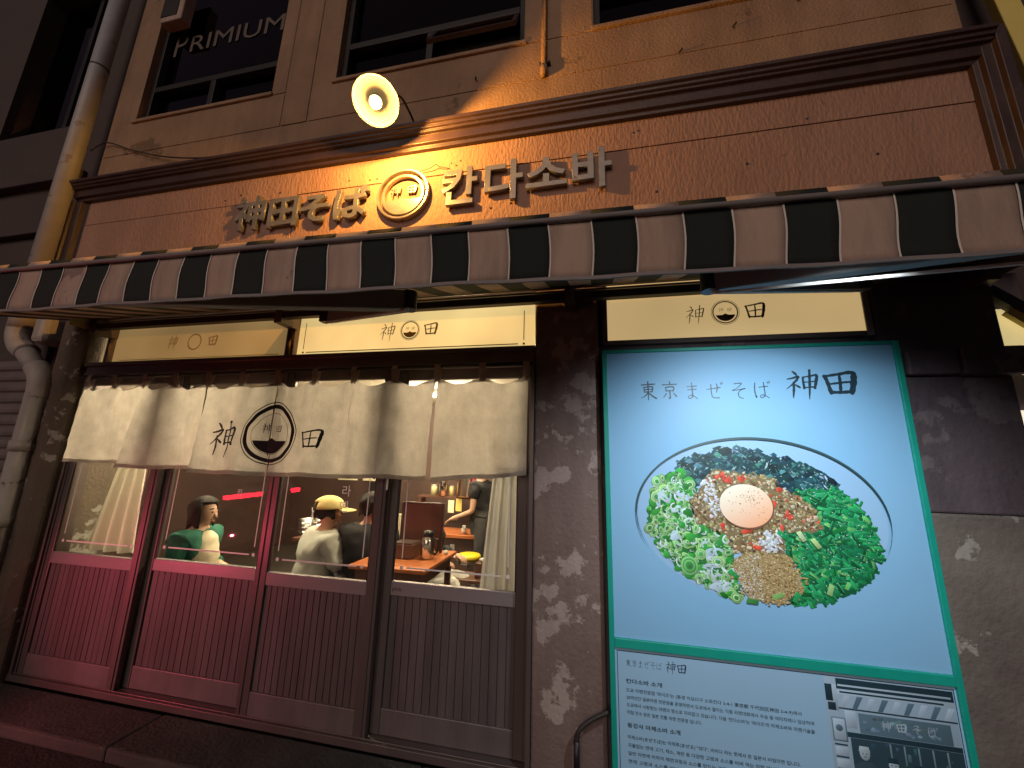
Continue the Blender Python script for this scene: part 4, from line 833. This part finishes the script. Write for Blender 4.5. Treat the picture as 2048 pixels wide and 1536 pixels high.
# furniture
T = thing('dining_table', 'orange-topped wooden table behind the rightmost door', 'table')
MB().box(-1.80,-1.19,.45,1.13,.727,.756).build('table_top', 'table_top', T, bevel=.006); MB().box(-1.76,-1.23,.49,1.09,.64,.7265).build('apron', 'room_ply', T)
for x in (-1.74,-1.27):
    for y in (.51,1.06): MB().box(x,x+.045,y,y+.045,RF,.6395).build('leg', 'room_ply', T, bevel=.004)
o = thing('table_partition', 'dark wooden partition board standing on the orange table', 'partition')
MB().box(-1.66,-1.305,1.005,1.02,.766,1.15).build('panel', 'room_ply', o)
for a,b,c,d in ((-1.305,-1.285,.757,1.165),(-1.68,-1.66,.757,1.165),(-1.66,-1.305,1.15,1.165)): MB().box(a,b,.998,1.027,c,d).build('frame', 'room_wall', o, bevel=.003)
o = thing('thermos_jug', 'steel vacuum jug with black lid on the orange table', 'jug', (-1.325,.80,.7565))
MB().lathe([(0,0),(.052,0),(.056,.01),(.056,.12),(.050,.15),(.040,.165),(.038,.172)], (0,0,0), 28).build('body', 'chrome', o, smooth=True); MB().lathe([(.041,.166),(.043,.19),(.036,.212),(.0,.215)], (0,0,0), 24).build('lid', 'black_plastic', o, smooth=True)
MB().tube(catmull([(.05,0,.15),(.085,0,.14),(.085,0,.06),(.055,0,.03)],5), .008, 8).build('handle', 'black_plastic', o)
o = thing('cutlery_box', 'dark wooden cutlery box beside the steel jug', 'box')
MB().box(-1.60,-1.42,.72,.88,.7565,.865).build('box', 'room_ply', o, bevel=.006); MB().box(-1.595,-1.425,.725,.875,.8655,.875).build('lid', 'room_wall', o, bevel=.003)
o = MB().box(-1.62,-1.50,.50,.58,.7565,.760).build('menu_card', 'noodle_wrap'); tag(o, 'small orange menu card on the near end of the orange table', 'card')
o = MB().lathe([(0,0),(.016,0),(.02,.012),(.012,.03),(0,.034)], (-1.235,.98,.7565), 14).build('condiment_pot', 'white_cotton', smooth=True); tag(o, 'small white pot at the right back corner of the orange table', 'pot')
def stool(loc, label):
    s = thing('stool', label, 'stool', loc, 'yellow chrome stools')
    MB().lathe([(0,.445),(.115,.443),(.128,.432),(.130,.408),(.124,.402),(0,.401)], (0,0,0), 32).build('seat', 'stool_yellow', s, smooth=True)
    MB().lathe([(.124,.4005),(.134,.396),(.134,.384),(.126,.380),(.134,.376),(.134,.364),(.118,.358),(.03,.352)], (0,0,0), 32).build('seat_ring', 'chrome', s)
    MB().tube([(0,0,.012),(0,0,.36)], .022, 16).build('pole', 'chrome', s, smooth=True); MB().lathe([(0,.0),(.13,.0),(.13,.008),(.04,.022),(.024,.035)], (0,0,0), 28).build('base', 'chrome', s)
    return s
stool((-1.32,1.9,RF), 'empty yellow round stool on a chrome pole beside the grey curtain')
stool((-3.20,.40,RF+.0), 'stool under the seated woman in green cardigan'); stool((-2.38,.86,RF-.04), 'stool under the diner in the yellow cap'); stool((-1.96,.95,RF-.02), 'stool under the diner dressed in black')
o = thing('dining_counter', 'dark counter in front of the capped diner', 'counter')
MB().box(-3.0,-1.72,1.28,1.72,.70,.735).build('counter_top', 'room_ply', o, bevel=.005); MB().box(-2.98,-1.74,1.34,1.70,RF,.6995).build('base', 'room_wall', o)
o = MB().box(-2.16,-1.86,1.50,1.53,.736,.985).build('menu_board', 'paper_cream', bevel=.004); tag(o, 'cream menu board standing between the two seated diners', 'menu board')
for i in range(3):
    o = MB().lathe([(0,0),(.05,0),(.075,.05),(.07,.10),(.03,.15),(0,.16)], (-2.32+i*.12,1.40+.04*(i%2),.736), 14, (.2*math.sin(i),.2*math.cos(i*2),1)).build('snack_packet', 'noodle_wrap'); tag(o, ('leftmost','middle','rightmost')[i]+' red and orange wrapped packet in front of the capped diner', 'packet', 'wrapped packets on the dining counter')
o = MB().lathe([(.03,0),(.045,.03),(.05,.06),(.046,.06),(.03,.01),(0,.008)], (-2.78,1.36,.736), 20).build('bowl', 'paper_yellow', smooth=True); tag(o, 'small yellow bowl left of the capped diner', 'bowl')
o = thing('wire_basket', 'chrome wire basket on the counter left of the capped diner', 'basket')
for i in range(4): MB().tube([(-2.98+.11*math.cos(t*.5236)*(1+.05*i),1.50+.08*math.sin(t*.5236)*(1+.05*i),.745+.045*i) for t in range(13)], .003, 6).build('ring', 'chrome', o)
for t in range(12): MB().tube([(-2.98+.11*math.cos(t*.5236),1.50+.08*math.sin(t*.5236),.74),(-2.98+.128*math.cos(t*.5236),1.50+.093*math.sin(t*.5236),.885)], .0022, 5).build('wire', 'chrome', o)
K = thing('kitchen_counter', 'dark kitchen counter with orange worktop at the back', 'counter')
MB().box(-2.45,-.95,2.62,3.1,RF,.575).build('base', 'room_wall', K); MB().box(-2.47,-.93,2.60,3.12,.5755,.62).build('worktop', 'table_top', K, bevel=.006); MB().box(-2.45,-1.25,2.95,3.15,1.03,1.055).build('shelf', 'room_ply', K)
for x in (-2.44,-1.30): MB().box(x,x+.04,2.97,3.13,.6205,1.0295).build('post', 'room_ply', K)
MB().box(-1.80,-1.74,2.612,2.6195,.40,.50).build('socket_plate', 'curtain_grey', K, bevel=.003)
o = thing('stock_pot', 'large steel stock pot on the kitchen shelf', 'pot', (-1.72,3.03,1.056))
MB().lathe([(0,0),(.165,0),(.175,.012),(.175,.26),(.182,.265),(.176,.268),(.170,.262),(.170,.015),(0,.012)], (0,0,0), 32).build('body', 'chrome', o, smooth=True); MB().tube(catmull([(.172,0,.20),(.225,0,.205),(.225,0,.17),(.173,0,.165)],4), .008, 8).build('handle', 'chrome', o)
for (x,lb,mt,r_,h,nm) in ((-2.22,'glass jar of pale pickles on the kitchen shelf','jar_food',.045,.15,'jar'),(-2.08,'tall steel canister between jar and pot','chrome',.06,.26,'canister'),(-1.955,'small yellow tin beside the stock pot','cap_yellow',.032,.14,'tin')):
    t = thing(nm, lb, nm, (x,2.99,1.056)); MB().lathe([(0,0),(r_,0),(r_,h*.82),(r_*.85,h*.9)], (0,0,0), 20).build('body', mt, t, smooth=True); MB().lathe([(r_*.88,h*.9),(r_*.9,h),(0,h)], (0,0,0), 20).build('lid', 'curtain_grey', t)
o = MB().box(-1.60,-1.51,2.84,2.92,1.056,1.20).build('condiment_packet', 'pink_label', bevel=.006); tag(o, 'bright pink packet in front of the stock pot', 'packet')
for x,z,mt,lb in ((-1.98,.84,'paper_cream','pale order slip hanging from the kitchen shelf'),(-1.87,.865,'paper_yellow','yellow order slip hanging from the kitchen shelf')):
    o = MB().box(x,x+.085,2.943,2.948,z,z+.165).build('order_slip', mt); tag(o, lb, 'paper')
o = MB().lathe([(0,0),(.03,0),(.034,.06),(.02,.075),(.02,.10),(0,.10)], (-1.66,2.72,.6205), 16).build('sauce_bottle', 'white_cotton', smooth=True); tag(o, 'pale sauce bottle on the orange worktop', 'bottle')
o = thing('napkin_box', 'wire-framed napkin box low beside the grey curtain', 'napkin box'); MB().box(-1.10,-.96,1.40,1.52,.47,.60).build('box', 'room_ply', o, bevel=.004); MB().lathe([(0,.0),(.03,.0),(.045,.03),(.0,.045)], (-1.03,1.46,.60), 12).build('napkin', 'white_cotton', o, smooth=True)
o = thing('low_table', 'low side table holding the napkin box', 'table'); MB().box(-1.30,-.75,1.33,1.62,.44,.468).build('table_top', 'room_ply', o, bevel=.004)
for x in (-1.27,-.81): MB().box(x,x+.04,1.45,1.49,RF,.4395).build('leg', 'room_ply', o)
for i,(x,wd) in enumerate(((-4.20,.36),(-3.74,.24),(-3.44,.22))):
    o = thing('menu_sheet', ('widest of the cream menu sheets','middle cream menu sheet','rightmost cream menu sheet')[i]+' on the back wall', 'menu', group='menu sheets on the back wall')
    MB().box(x,x+wd,3.585,3.592,1.19,1.75).build('sheet', 'paper_cream', o); MB().box(x+wd*.75,x+wd*.92,3.581,3.5845,1.22,1.32).build('print', 'ink', o)
o = MB().box(-3.60,-3.22,3.55,3.592,1.0,1.17).build('wall_board', 'win_dark'); tag(o, 'dark board under the menu sheets on the back wall', 'board')

# ================================================================== PEOPLE
def skin(name, V, E_, rad, mat, parent, sub=2, root=0, crease=0):
    me = bpy.data.meshes.new(name); me.from_pydata([tuple(v) for v in V], E_, []); me.materials.append(M[mat])
    o = bpy.data.objects.new(name, me); C.objects.link(o); o.parent = parent
    sk = o.modifiers.new('skin','SKIN'); sk.use_smooth_shade = True
    for i, r_ in enumerate(rad):
        d = me.skin_vertices[0].data[i]; d.radius = r_ if isinstance(r_, tuple) else (r_, r_); d.use_root = (i == root)
    sb = o.modifiers.new('sub','SUBSURF'); sb.levels = sub; sb.render_levels = sub
    if crease:                                           # soft cloth folds
        if 'folds' not in bpy.data.textures: tx = bpy.data.textures.new('folds', 'CLOUDS'); tx.noise_scale = .09; tx.noise_depth = 2
        s2 = o.modifiers.new('sub2','SUBSURF'); s2.levels = 1; s2.render_levels = 1
        dp = o.modifiers.new('folds','DISPLACE'); dp.texture = bpy.data.textures['folds']; dp.strength = crease; dp.mid_level = .32; dp.texture_coords = 'GLOBAL'
    return o
class Fig:
    def __init__(s, hip, ang, k=1.0): s.h = Vector(hip); a = R(ang); s.f = Vector((math.cos(a),math.sin(a),0)); s.r = Vector((math.sin(a),-math.cos(a),0)); s.k = k
    def p(s, fw, rt_, up_): return s.h+s.k*(s.f*fw+s.r*rt_+Vector((0,0,up_)))
def person(label, hip, ang, shirt, hairlen, lean=.04, k=1.0, seated=True, armL=None, armR=None, sleeve=1.0, trousers='trousers', front=None, cap=False, turn=0, shirt_r=1.0):
    t = thing('person', label, 'person'); F_ = Fig(hip, ang, k); p = F_.p; H = Fig(hip, ang+turn, k)
    ch = p(lean*.6,0,.24); nb = p(lean,0,.47); hc = p(lean+.035,0,.0)
    hq = lambda fw, rt_, up_: nb+k*(H.f*fw+H.r*rt_+Vector((0,0,up_-.035)))
    aL = armL or ((.04,-.20,.22),(.26,-.15,.20)); aR = armR or ((.04,.20,.22),(.26,.15,.20))
    V = [p(0,0,0), p(lean*.3,0,.12), ch, p(lean*.9,0,.38), nb, hq(.010,0,.065), hq(.030,0,.105), hq(.022,0,.170), hq(.010,0,.225), hq(.088,0,.068)]
    rad = [.115,.10,.115,.105,.052,.048,(.066,.070),(.082,.094),(.060,.070),.036]; rad = [tuple(q*k for q in r_) if isinstance(r_, tuple) else r_*k for r_ in rad]
    Ed = [(0,1),(1,2),(2,3),(3,4),(4,5),(5,6),(6,7),(7,8),(6,9)]
    def chain(start, pts, rr):
        i = start
        for q, r_ in zip(pts, rr): V.append(q); rad.append(r_*k); Ed.append((i,len(V)-1)); i = len(V)-1
        return i
    arms = []
    for sgn, am in ((-1,aL),(1,aR)):
        sh_ = p(lean*.9,sgn*.165,.395); el = p(*am[0]); wr = p(*am[1]); d = (wr-el).normalized(); side = d.cross(Vector((0,0,1))).normalized()
        i = chain(3, [sh_, el, wr, wr+d*.07*k], [.050,.037,.027,.034]); arms.append((sh_,el,wr))
        for j, off in enumerate((-.030,-.010,.010,.030)):
            b0 = wr+d*.10*k+side*off*k; chain(i, [b0, b0+(d*.035+Vector((0,0,-.012)))*k*(1,1.15,1.1,.85)[j], b0+(d*.05+Vector((0,0,-.035)))*k*(1,1.15,1.1,.85)[j]], [.010,.009,.007])
        chain(i-1, [wr+d*.04*k-side*.04*k*sgn, wr+d*.07*k-side*.055*k*sgn], [.012,.009])
    legs = []
    for sgn in (-1,1):
        hp = p(.0,sgn*.09,-.02)
        if seated: kn, an, ft = p(.42,sgn*.10,.02), p(.40,sgn*.10,-.27/1), p(.52,sgn*.10,-.29)
        else: kn, an, ft = p(.03,sgn*.09,-.42), p(.0,sgn*.09,-.80), p(.13,sgn*.09,-.82)
        chain(0, [hp, kn, an, ft], [.075,.052,.040,.036]); legs.append((hp,kn,an,ft))
    skin('body', V, Ed, rad, 'skin', t)
    # shirt
    V2 = [p(0,0,-.02), p(lean*.3,0,.12), ch, p(lean*.9,0,.375), p(lean,0,.445)]; r2_ = [.150,.140,.155,.140,.068]; E2 = [(0,1),(1,2),(2,3),(3,4)]
    for (sh_,el,wr) in arms:
        i = len(V2); V2.append(sh_-Vector((0,0,.012))); r2_.append(.082); E2.append((3,i)); V2.append(sh_.lerp(el,.55)); r2_.append(.066); E2.append((i,i+1))
        if sleeve > .6: V2 += [el, el.lerp(wr,.85)]; r2_ += [.060,.046]; E2 += [(i+1,i+2),(i+2,i+3)]
    so_ = skin('shirt', V2, E2, [q*k*shirt_r for q in r2_], shirt, t, crease=.05)
    V3 = [p(0,0,.0)]; r3 = [.152]; E3 = []
    for (hp,kn,an,ft) in legs: i = len(V3); V3 += [hp,kn,an]; r3 += [.108,.078,.062]; E3 += [(0,i),(i,i+1),(i+1,i+2)]
    skin('trousers', V3, E3, [q*k for q in r3], trousers, t, crease=.03)
    for (hp,kn,an,ft) in legs: MB().tube([an+Vector((0,0,-.01)), an.lerp(ft,.5)+Vector((0,0,-.02)), ft], [.05*k,.052*k,.04*k], 12).build('shoe', 'white_cotton', t, smooth=True)
    if front:
        V4 = [p(.070+lean*.3,.012,.0), p(.078+lean*.3,.012,.12), p(.082+lean*.6,.012,.24), p(.065+lean*.9,.01,.36), p(.035+lean,0,.435)]; skin('blouse', V4, [(0,1),(1,2),(2,3),(3,4)], [.125*k,.120*k,.125*k,.105*k,.06*k], front, t, crease=.04)
    # face
    for sgn in (-1,1):
        MB().lathe([(0,-.002),(.009,.0),(.006,.004),(0,.005)], hq(.108,sgn*.034,.152), 10, H.f).build('eye', 'hair_black', t, smooth=True)
        MB().tube([hq(.104,sgn*.018,.178), hq(.109,sgn*.035,.182), hq(.098,sgn*.054,.176)], .0045, 6).build('eyebrow', 'hair_black', t)
        MB().lathe([(0,-.012),(.016,-.008),(.02,.0),(.012,.006),(0,.008)], hq(.0,sgn*.088,.135), 12, H.r*sgn).build('ear', 'skin', t, smooth=True)
    MB().tube([hq(.098,0,.150), hq(.113,0,.125), hq(.121,0,.110), hq(.104,0,.102)], [.008,.010,.011,.008], 10).build('nose', 'skin', t, smooth=True)
    MB().tube([hq(.094,-.026,.074), hq(.108,0,.076), hq(.094,.026,.074)], [.004,.008,.004], 8).build('mouth', 'lips', t, smooth=True)
    # hair: shell over the skull, open at the face, hanging to hairlen
    hm = MB(); n1_, n2_ = 28, 16; vs = []; keep = []
    c0 = hq(.008,0,.160); rx_, rz_ = .112*k, .125*k
    for b in range(n2_+1):
        th = math.pi*.5-(b/n2_)*math.pi*.62
        for a in range(n1_):
            ph = 2*math.pi*a/n1_; d = H.f*math.cos(ph)*math.cos(th)+H.r*math.sin(ph)*math.cos(th); z_ = math.sin(th)*rz_; drop = 0
            if b > 9: drop = (b-9)/(n2_-9)*hairlen; z_ = math.sin(math.pi*.5-(9/n2_)*math.pi*.62)*rz_-drop; d = (H.f*math.cos(ph)+H.r*math.sin(ph))*(.98-.12*(b-9)/(n2_-9))
            wv = 1.03+.035*math.sin(a*5.1+b*.9)+.03*math.sin(a*11.3+b*.4)*(b/n2_)
            if b == n2_: z_ -= .018*math.sin(a*7.7)
            vs.append(c0+d*rx_*wv+Vector((0,0,z_)))
    fc = []
    for b in range(n2_):
        for a in range(n1_):
            ph = 2*math.pi*(a+.5)/n1_; frontal = math.cos(ph)
            if b >= 8 and frontal > .40: continue
            fc.append((b*n1_+a,b*n1_+(a+1)%n1_,(b+1)*n1_+(a+1)%n1_,(b+1)*n1_+a))
    hm.add(vs, fc); ho = hm.build('hair', 'hair_black', t, smooth=True); ho.modifiers.new('thick','SOLIDIFY').thickness = .012
    if cap:
        cm = MB(); vs = []
        for b in range(9):
            th = math.pi*.5*(1-b/8)
            for a in range(28):
                ph = 2*math.pi*a/28; vs.append(c0+Vector((0,0,.035*k))+(H.f*math.cos(ph)*1.08+H.r*math.sin(ph))*math.cos(th)*.124*k+Vector((0,0,math.sin(th)*.105*k)))
        cm.add(vs, [(b*28+a,b*28+(a+1)%28,(b+1)*28+(a+1)%28,(b+1)*28+a) for b in range(8) for a in range(28) if not (b >= 5 and math.cos(2*math.pi*(a+.5)/28) < -.80)])
        co_ = cm.build('cap', 'cap_yellow', t, smooth=True); co_.modifiers.new('thick','SOLIDIFY').thickness = .004
        bl = MB(); vs = []
        for i in range(5):
            for a in range(11):
                ph = R(-62+12.4*a); rr_ = (.128+.022*i*math.cos(ph*.9))*k; vs.append(c0+Vector((0,0,.035*k-.006*i))+H.f*math.cos(ph)*rr_*1.06+H.r*math.sin(ph)*rr_)
        bl.add(vs, [(i*11+a,i*11+a+1,(i+1)*11+a+1,(i+1)*11+a) for i in range(4) for a in range(10)]); bb = bl.build('cap_bill', 'cap_yellow', t, smooth=True); bb.modifiers.new('thick','SOLIDIFY').thickness = .004
        q0 = c0-H.f*.118*k
        MB().tube([q0-H.r*.05+Vector((0,0,.04)), q0+H.r*.02+Vector((0,0,-.015)), q0+H.r*.05+Vector((0,0,-.05))], .004, 6).build('cap_tie', 'white_cotton', t); MB().tube([q0+H.r*.05+Vector((0,0,.02)), q0-H.r*.03+Vector((0,0,-.03))], .004, 6).build('cap_tie', 'white_cotton', t)
    return t
person('seated person with dark bob hair in green cardigan and cream blouse', (-3.20,.40,.51), 14, 'wool_green', .17, lean=.05, k=.96, front='top_cream', armL=((.02,-.19,.20),(.22,-.10,.14)), armR=((.02,.19,.20),(.22,.10,.14)))
person('seated person seen from behind in yellow cap and pale grey sweater', (-2.40,.84,.42), 58, 'sweater_grey', .10, lean=.07, k=1.06, cap=True, turn=-12, shirt_r=1.15, armL=((.10,-.20,.20),(.34,-.12,.28)), armR=((.12,.21,.18),(.34,.12,.28)))
person('seated person in black with black hair beside the yellow cap', (-1.95,.92,.48), 105, 'cloth_black', .12, lean=.05, k=1.06, shirt_r=1.2)
person('standing cook in black T-shirt reaching across the kitchen counter', (-1.28,2.42,.86), 170, 'cloth_black', .04, lean=.10, k=.98, seated=False, sleeve=.4, armL=((.10,-.20,.10),(.30,-.22,.02)), armR=((.14,.20,.10),(.36,.16,.02)), turn=10)
person('seated person in dark jacket mostly hidden behind the table partition', (-1.62,1.40,.44), -8, 'cloth_black', .06, lean=.06, k=.96, trousers='white_cotton')

# ================================================================== CAR IN THE STREET (seen mirrored in the panes)
V_ = thing('parked_car', 'white car with red tail lights in the street, mirrored in the door panes', 'car', (-4.46,-2.455,-.10)); V_.rotation_euler.z = R(-9)
cp = [(-4.3,.24),(-4.35,.72),(-4.2,1.0),(-3.1,1.12),(-2.5,1.62),(-2.0,1.70),(-.5,1.68),(-.14,1.25),(-.02,1.18),(0,.56),(-.08,.24)]
MB().prism_y(cp, -.87, .87).build('body', 'car_paint', V_, bevel=.07)
MB().prism_y([(-.45,1.62),(-.475,1.62),(-.165,1.27),(-.142,1.27)], -.66, .66).build('rear_window', 'car_dark', V_)
for y in (-.875,.875): MB().box(-2.4,-.7,y-.006,y+.006,1.20,1.58).build('side_window', 'car_dark', V_, bevel=.02)
MB().box(-.06,-.010,.13,.82,1.105,1.16).build('tail_light', 'tail_red', V_, bevel=.008); MB().box(-.06,-.010,-.86,-.62,1.10,1.165).build('tail_light', 'tail_red', V_, bevel=.008)
tl_ = bpy.data.lights.new('added_red_spot', 'SPOT'); to_ = bpy.data.objects.new('added_red_spot', tl_); C.objects.link(to_); to_.parent = V_; to_.location = (.065,.70,.69)  # added red spot at the reflector, throws tail-light red onto the left doors
tl_.energy = 100; tl_.color = (1.0,.09,.17); tl_.spot_size = R(62); tl_.spot_blend = .9; tl_.shadow_soft_size = .006; to_.rotation_euler = (Matrix.Rotation(R(9),3,'Z') @ Vector((1.45,1.95,.0))).to_track_quat('-Z','Y').to_euler()
MB().box(-.01,.012,-.12,.40,.93,1.02).build('number_plate', 'plate_yellow', V_, bevel=.004); MB().box(-.06,.06,-.84,.84,.30,.55).build('bumper', 'car_dark', V_, bevel=.03)
for y in (-.8,.62): MB().box(-.005,.012,y,y+.16,.66,.72).build('reflector', 'red_plastic', V_)
for x in (-.85,-3.4):
    for y0_ in (-.88,.67):
        MB().lathe([(.0,0),(.21,0),(.32,.01),(.335,.03),(.335,.18),(.32,.205),(.21,.21),(.0,.21)], (x,y0_,.335), 28, (0,1,0)).build('wheel', 'rubber', V_, smooth=True)

# ================================================================== put every Empty at its thing's base
bpy.context.view_layer.update()
def world_box(o, acc):
    if o.type == 'MESH':
        for v in o.data.vertices: acc.append(o.matrix_world @ v.co)
    for c in o.children: world_box(c, acc)
for o in [q_ for q_ in list(sc.objects) if q_.parent is None and q_.type == 'EMPTY' and q_.location.length < 1e-6]:
    acc = []; world_box(o, acc)
    if not acc: continue
    b0 = Vector((sum((min(v.x for v in acc), max(v.x for v in acc)))/2, sum((min(v.y for v in acc), max(v.y for v in acc)))/2, min(v.z for v in acc)))
    o.location = b0
    for c in o.children: c.location = c.location-b0
for o in [q_ for q_ in list(sc.objects) if q_.parent is None and q_.type == 'MESH' and q_.location.length < 1e-6 and 'kind' not in q_]:
    vs_ = [v.co.copy() for v in o.data.vertices]
    b0 = Vector((sum(v.x for v in vs_)/len(vs_), sum(v.y for v in vs_)/len(vs_), min(v.z for v in vs_))); o.data.transform(Matrix.Translation(-b0)); o.location = b0
bpy.data.objects.remove(KEEP); bpy.data.scenes.remove(TS)
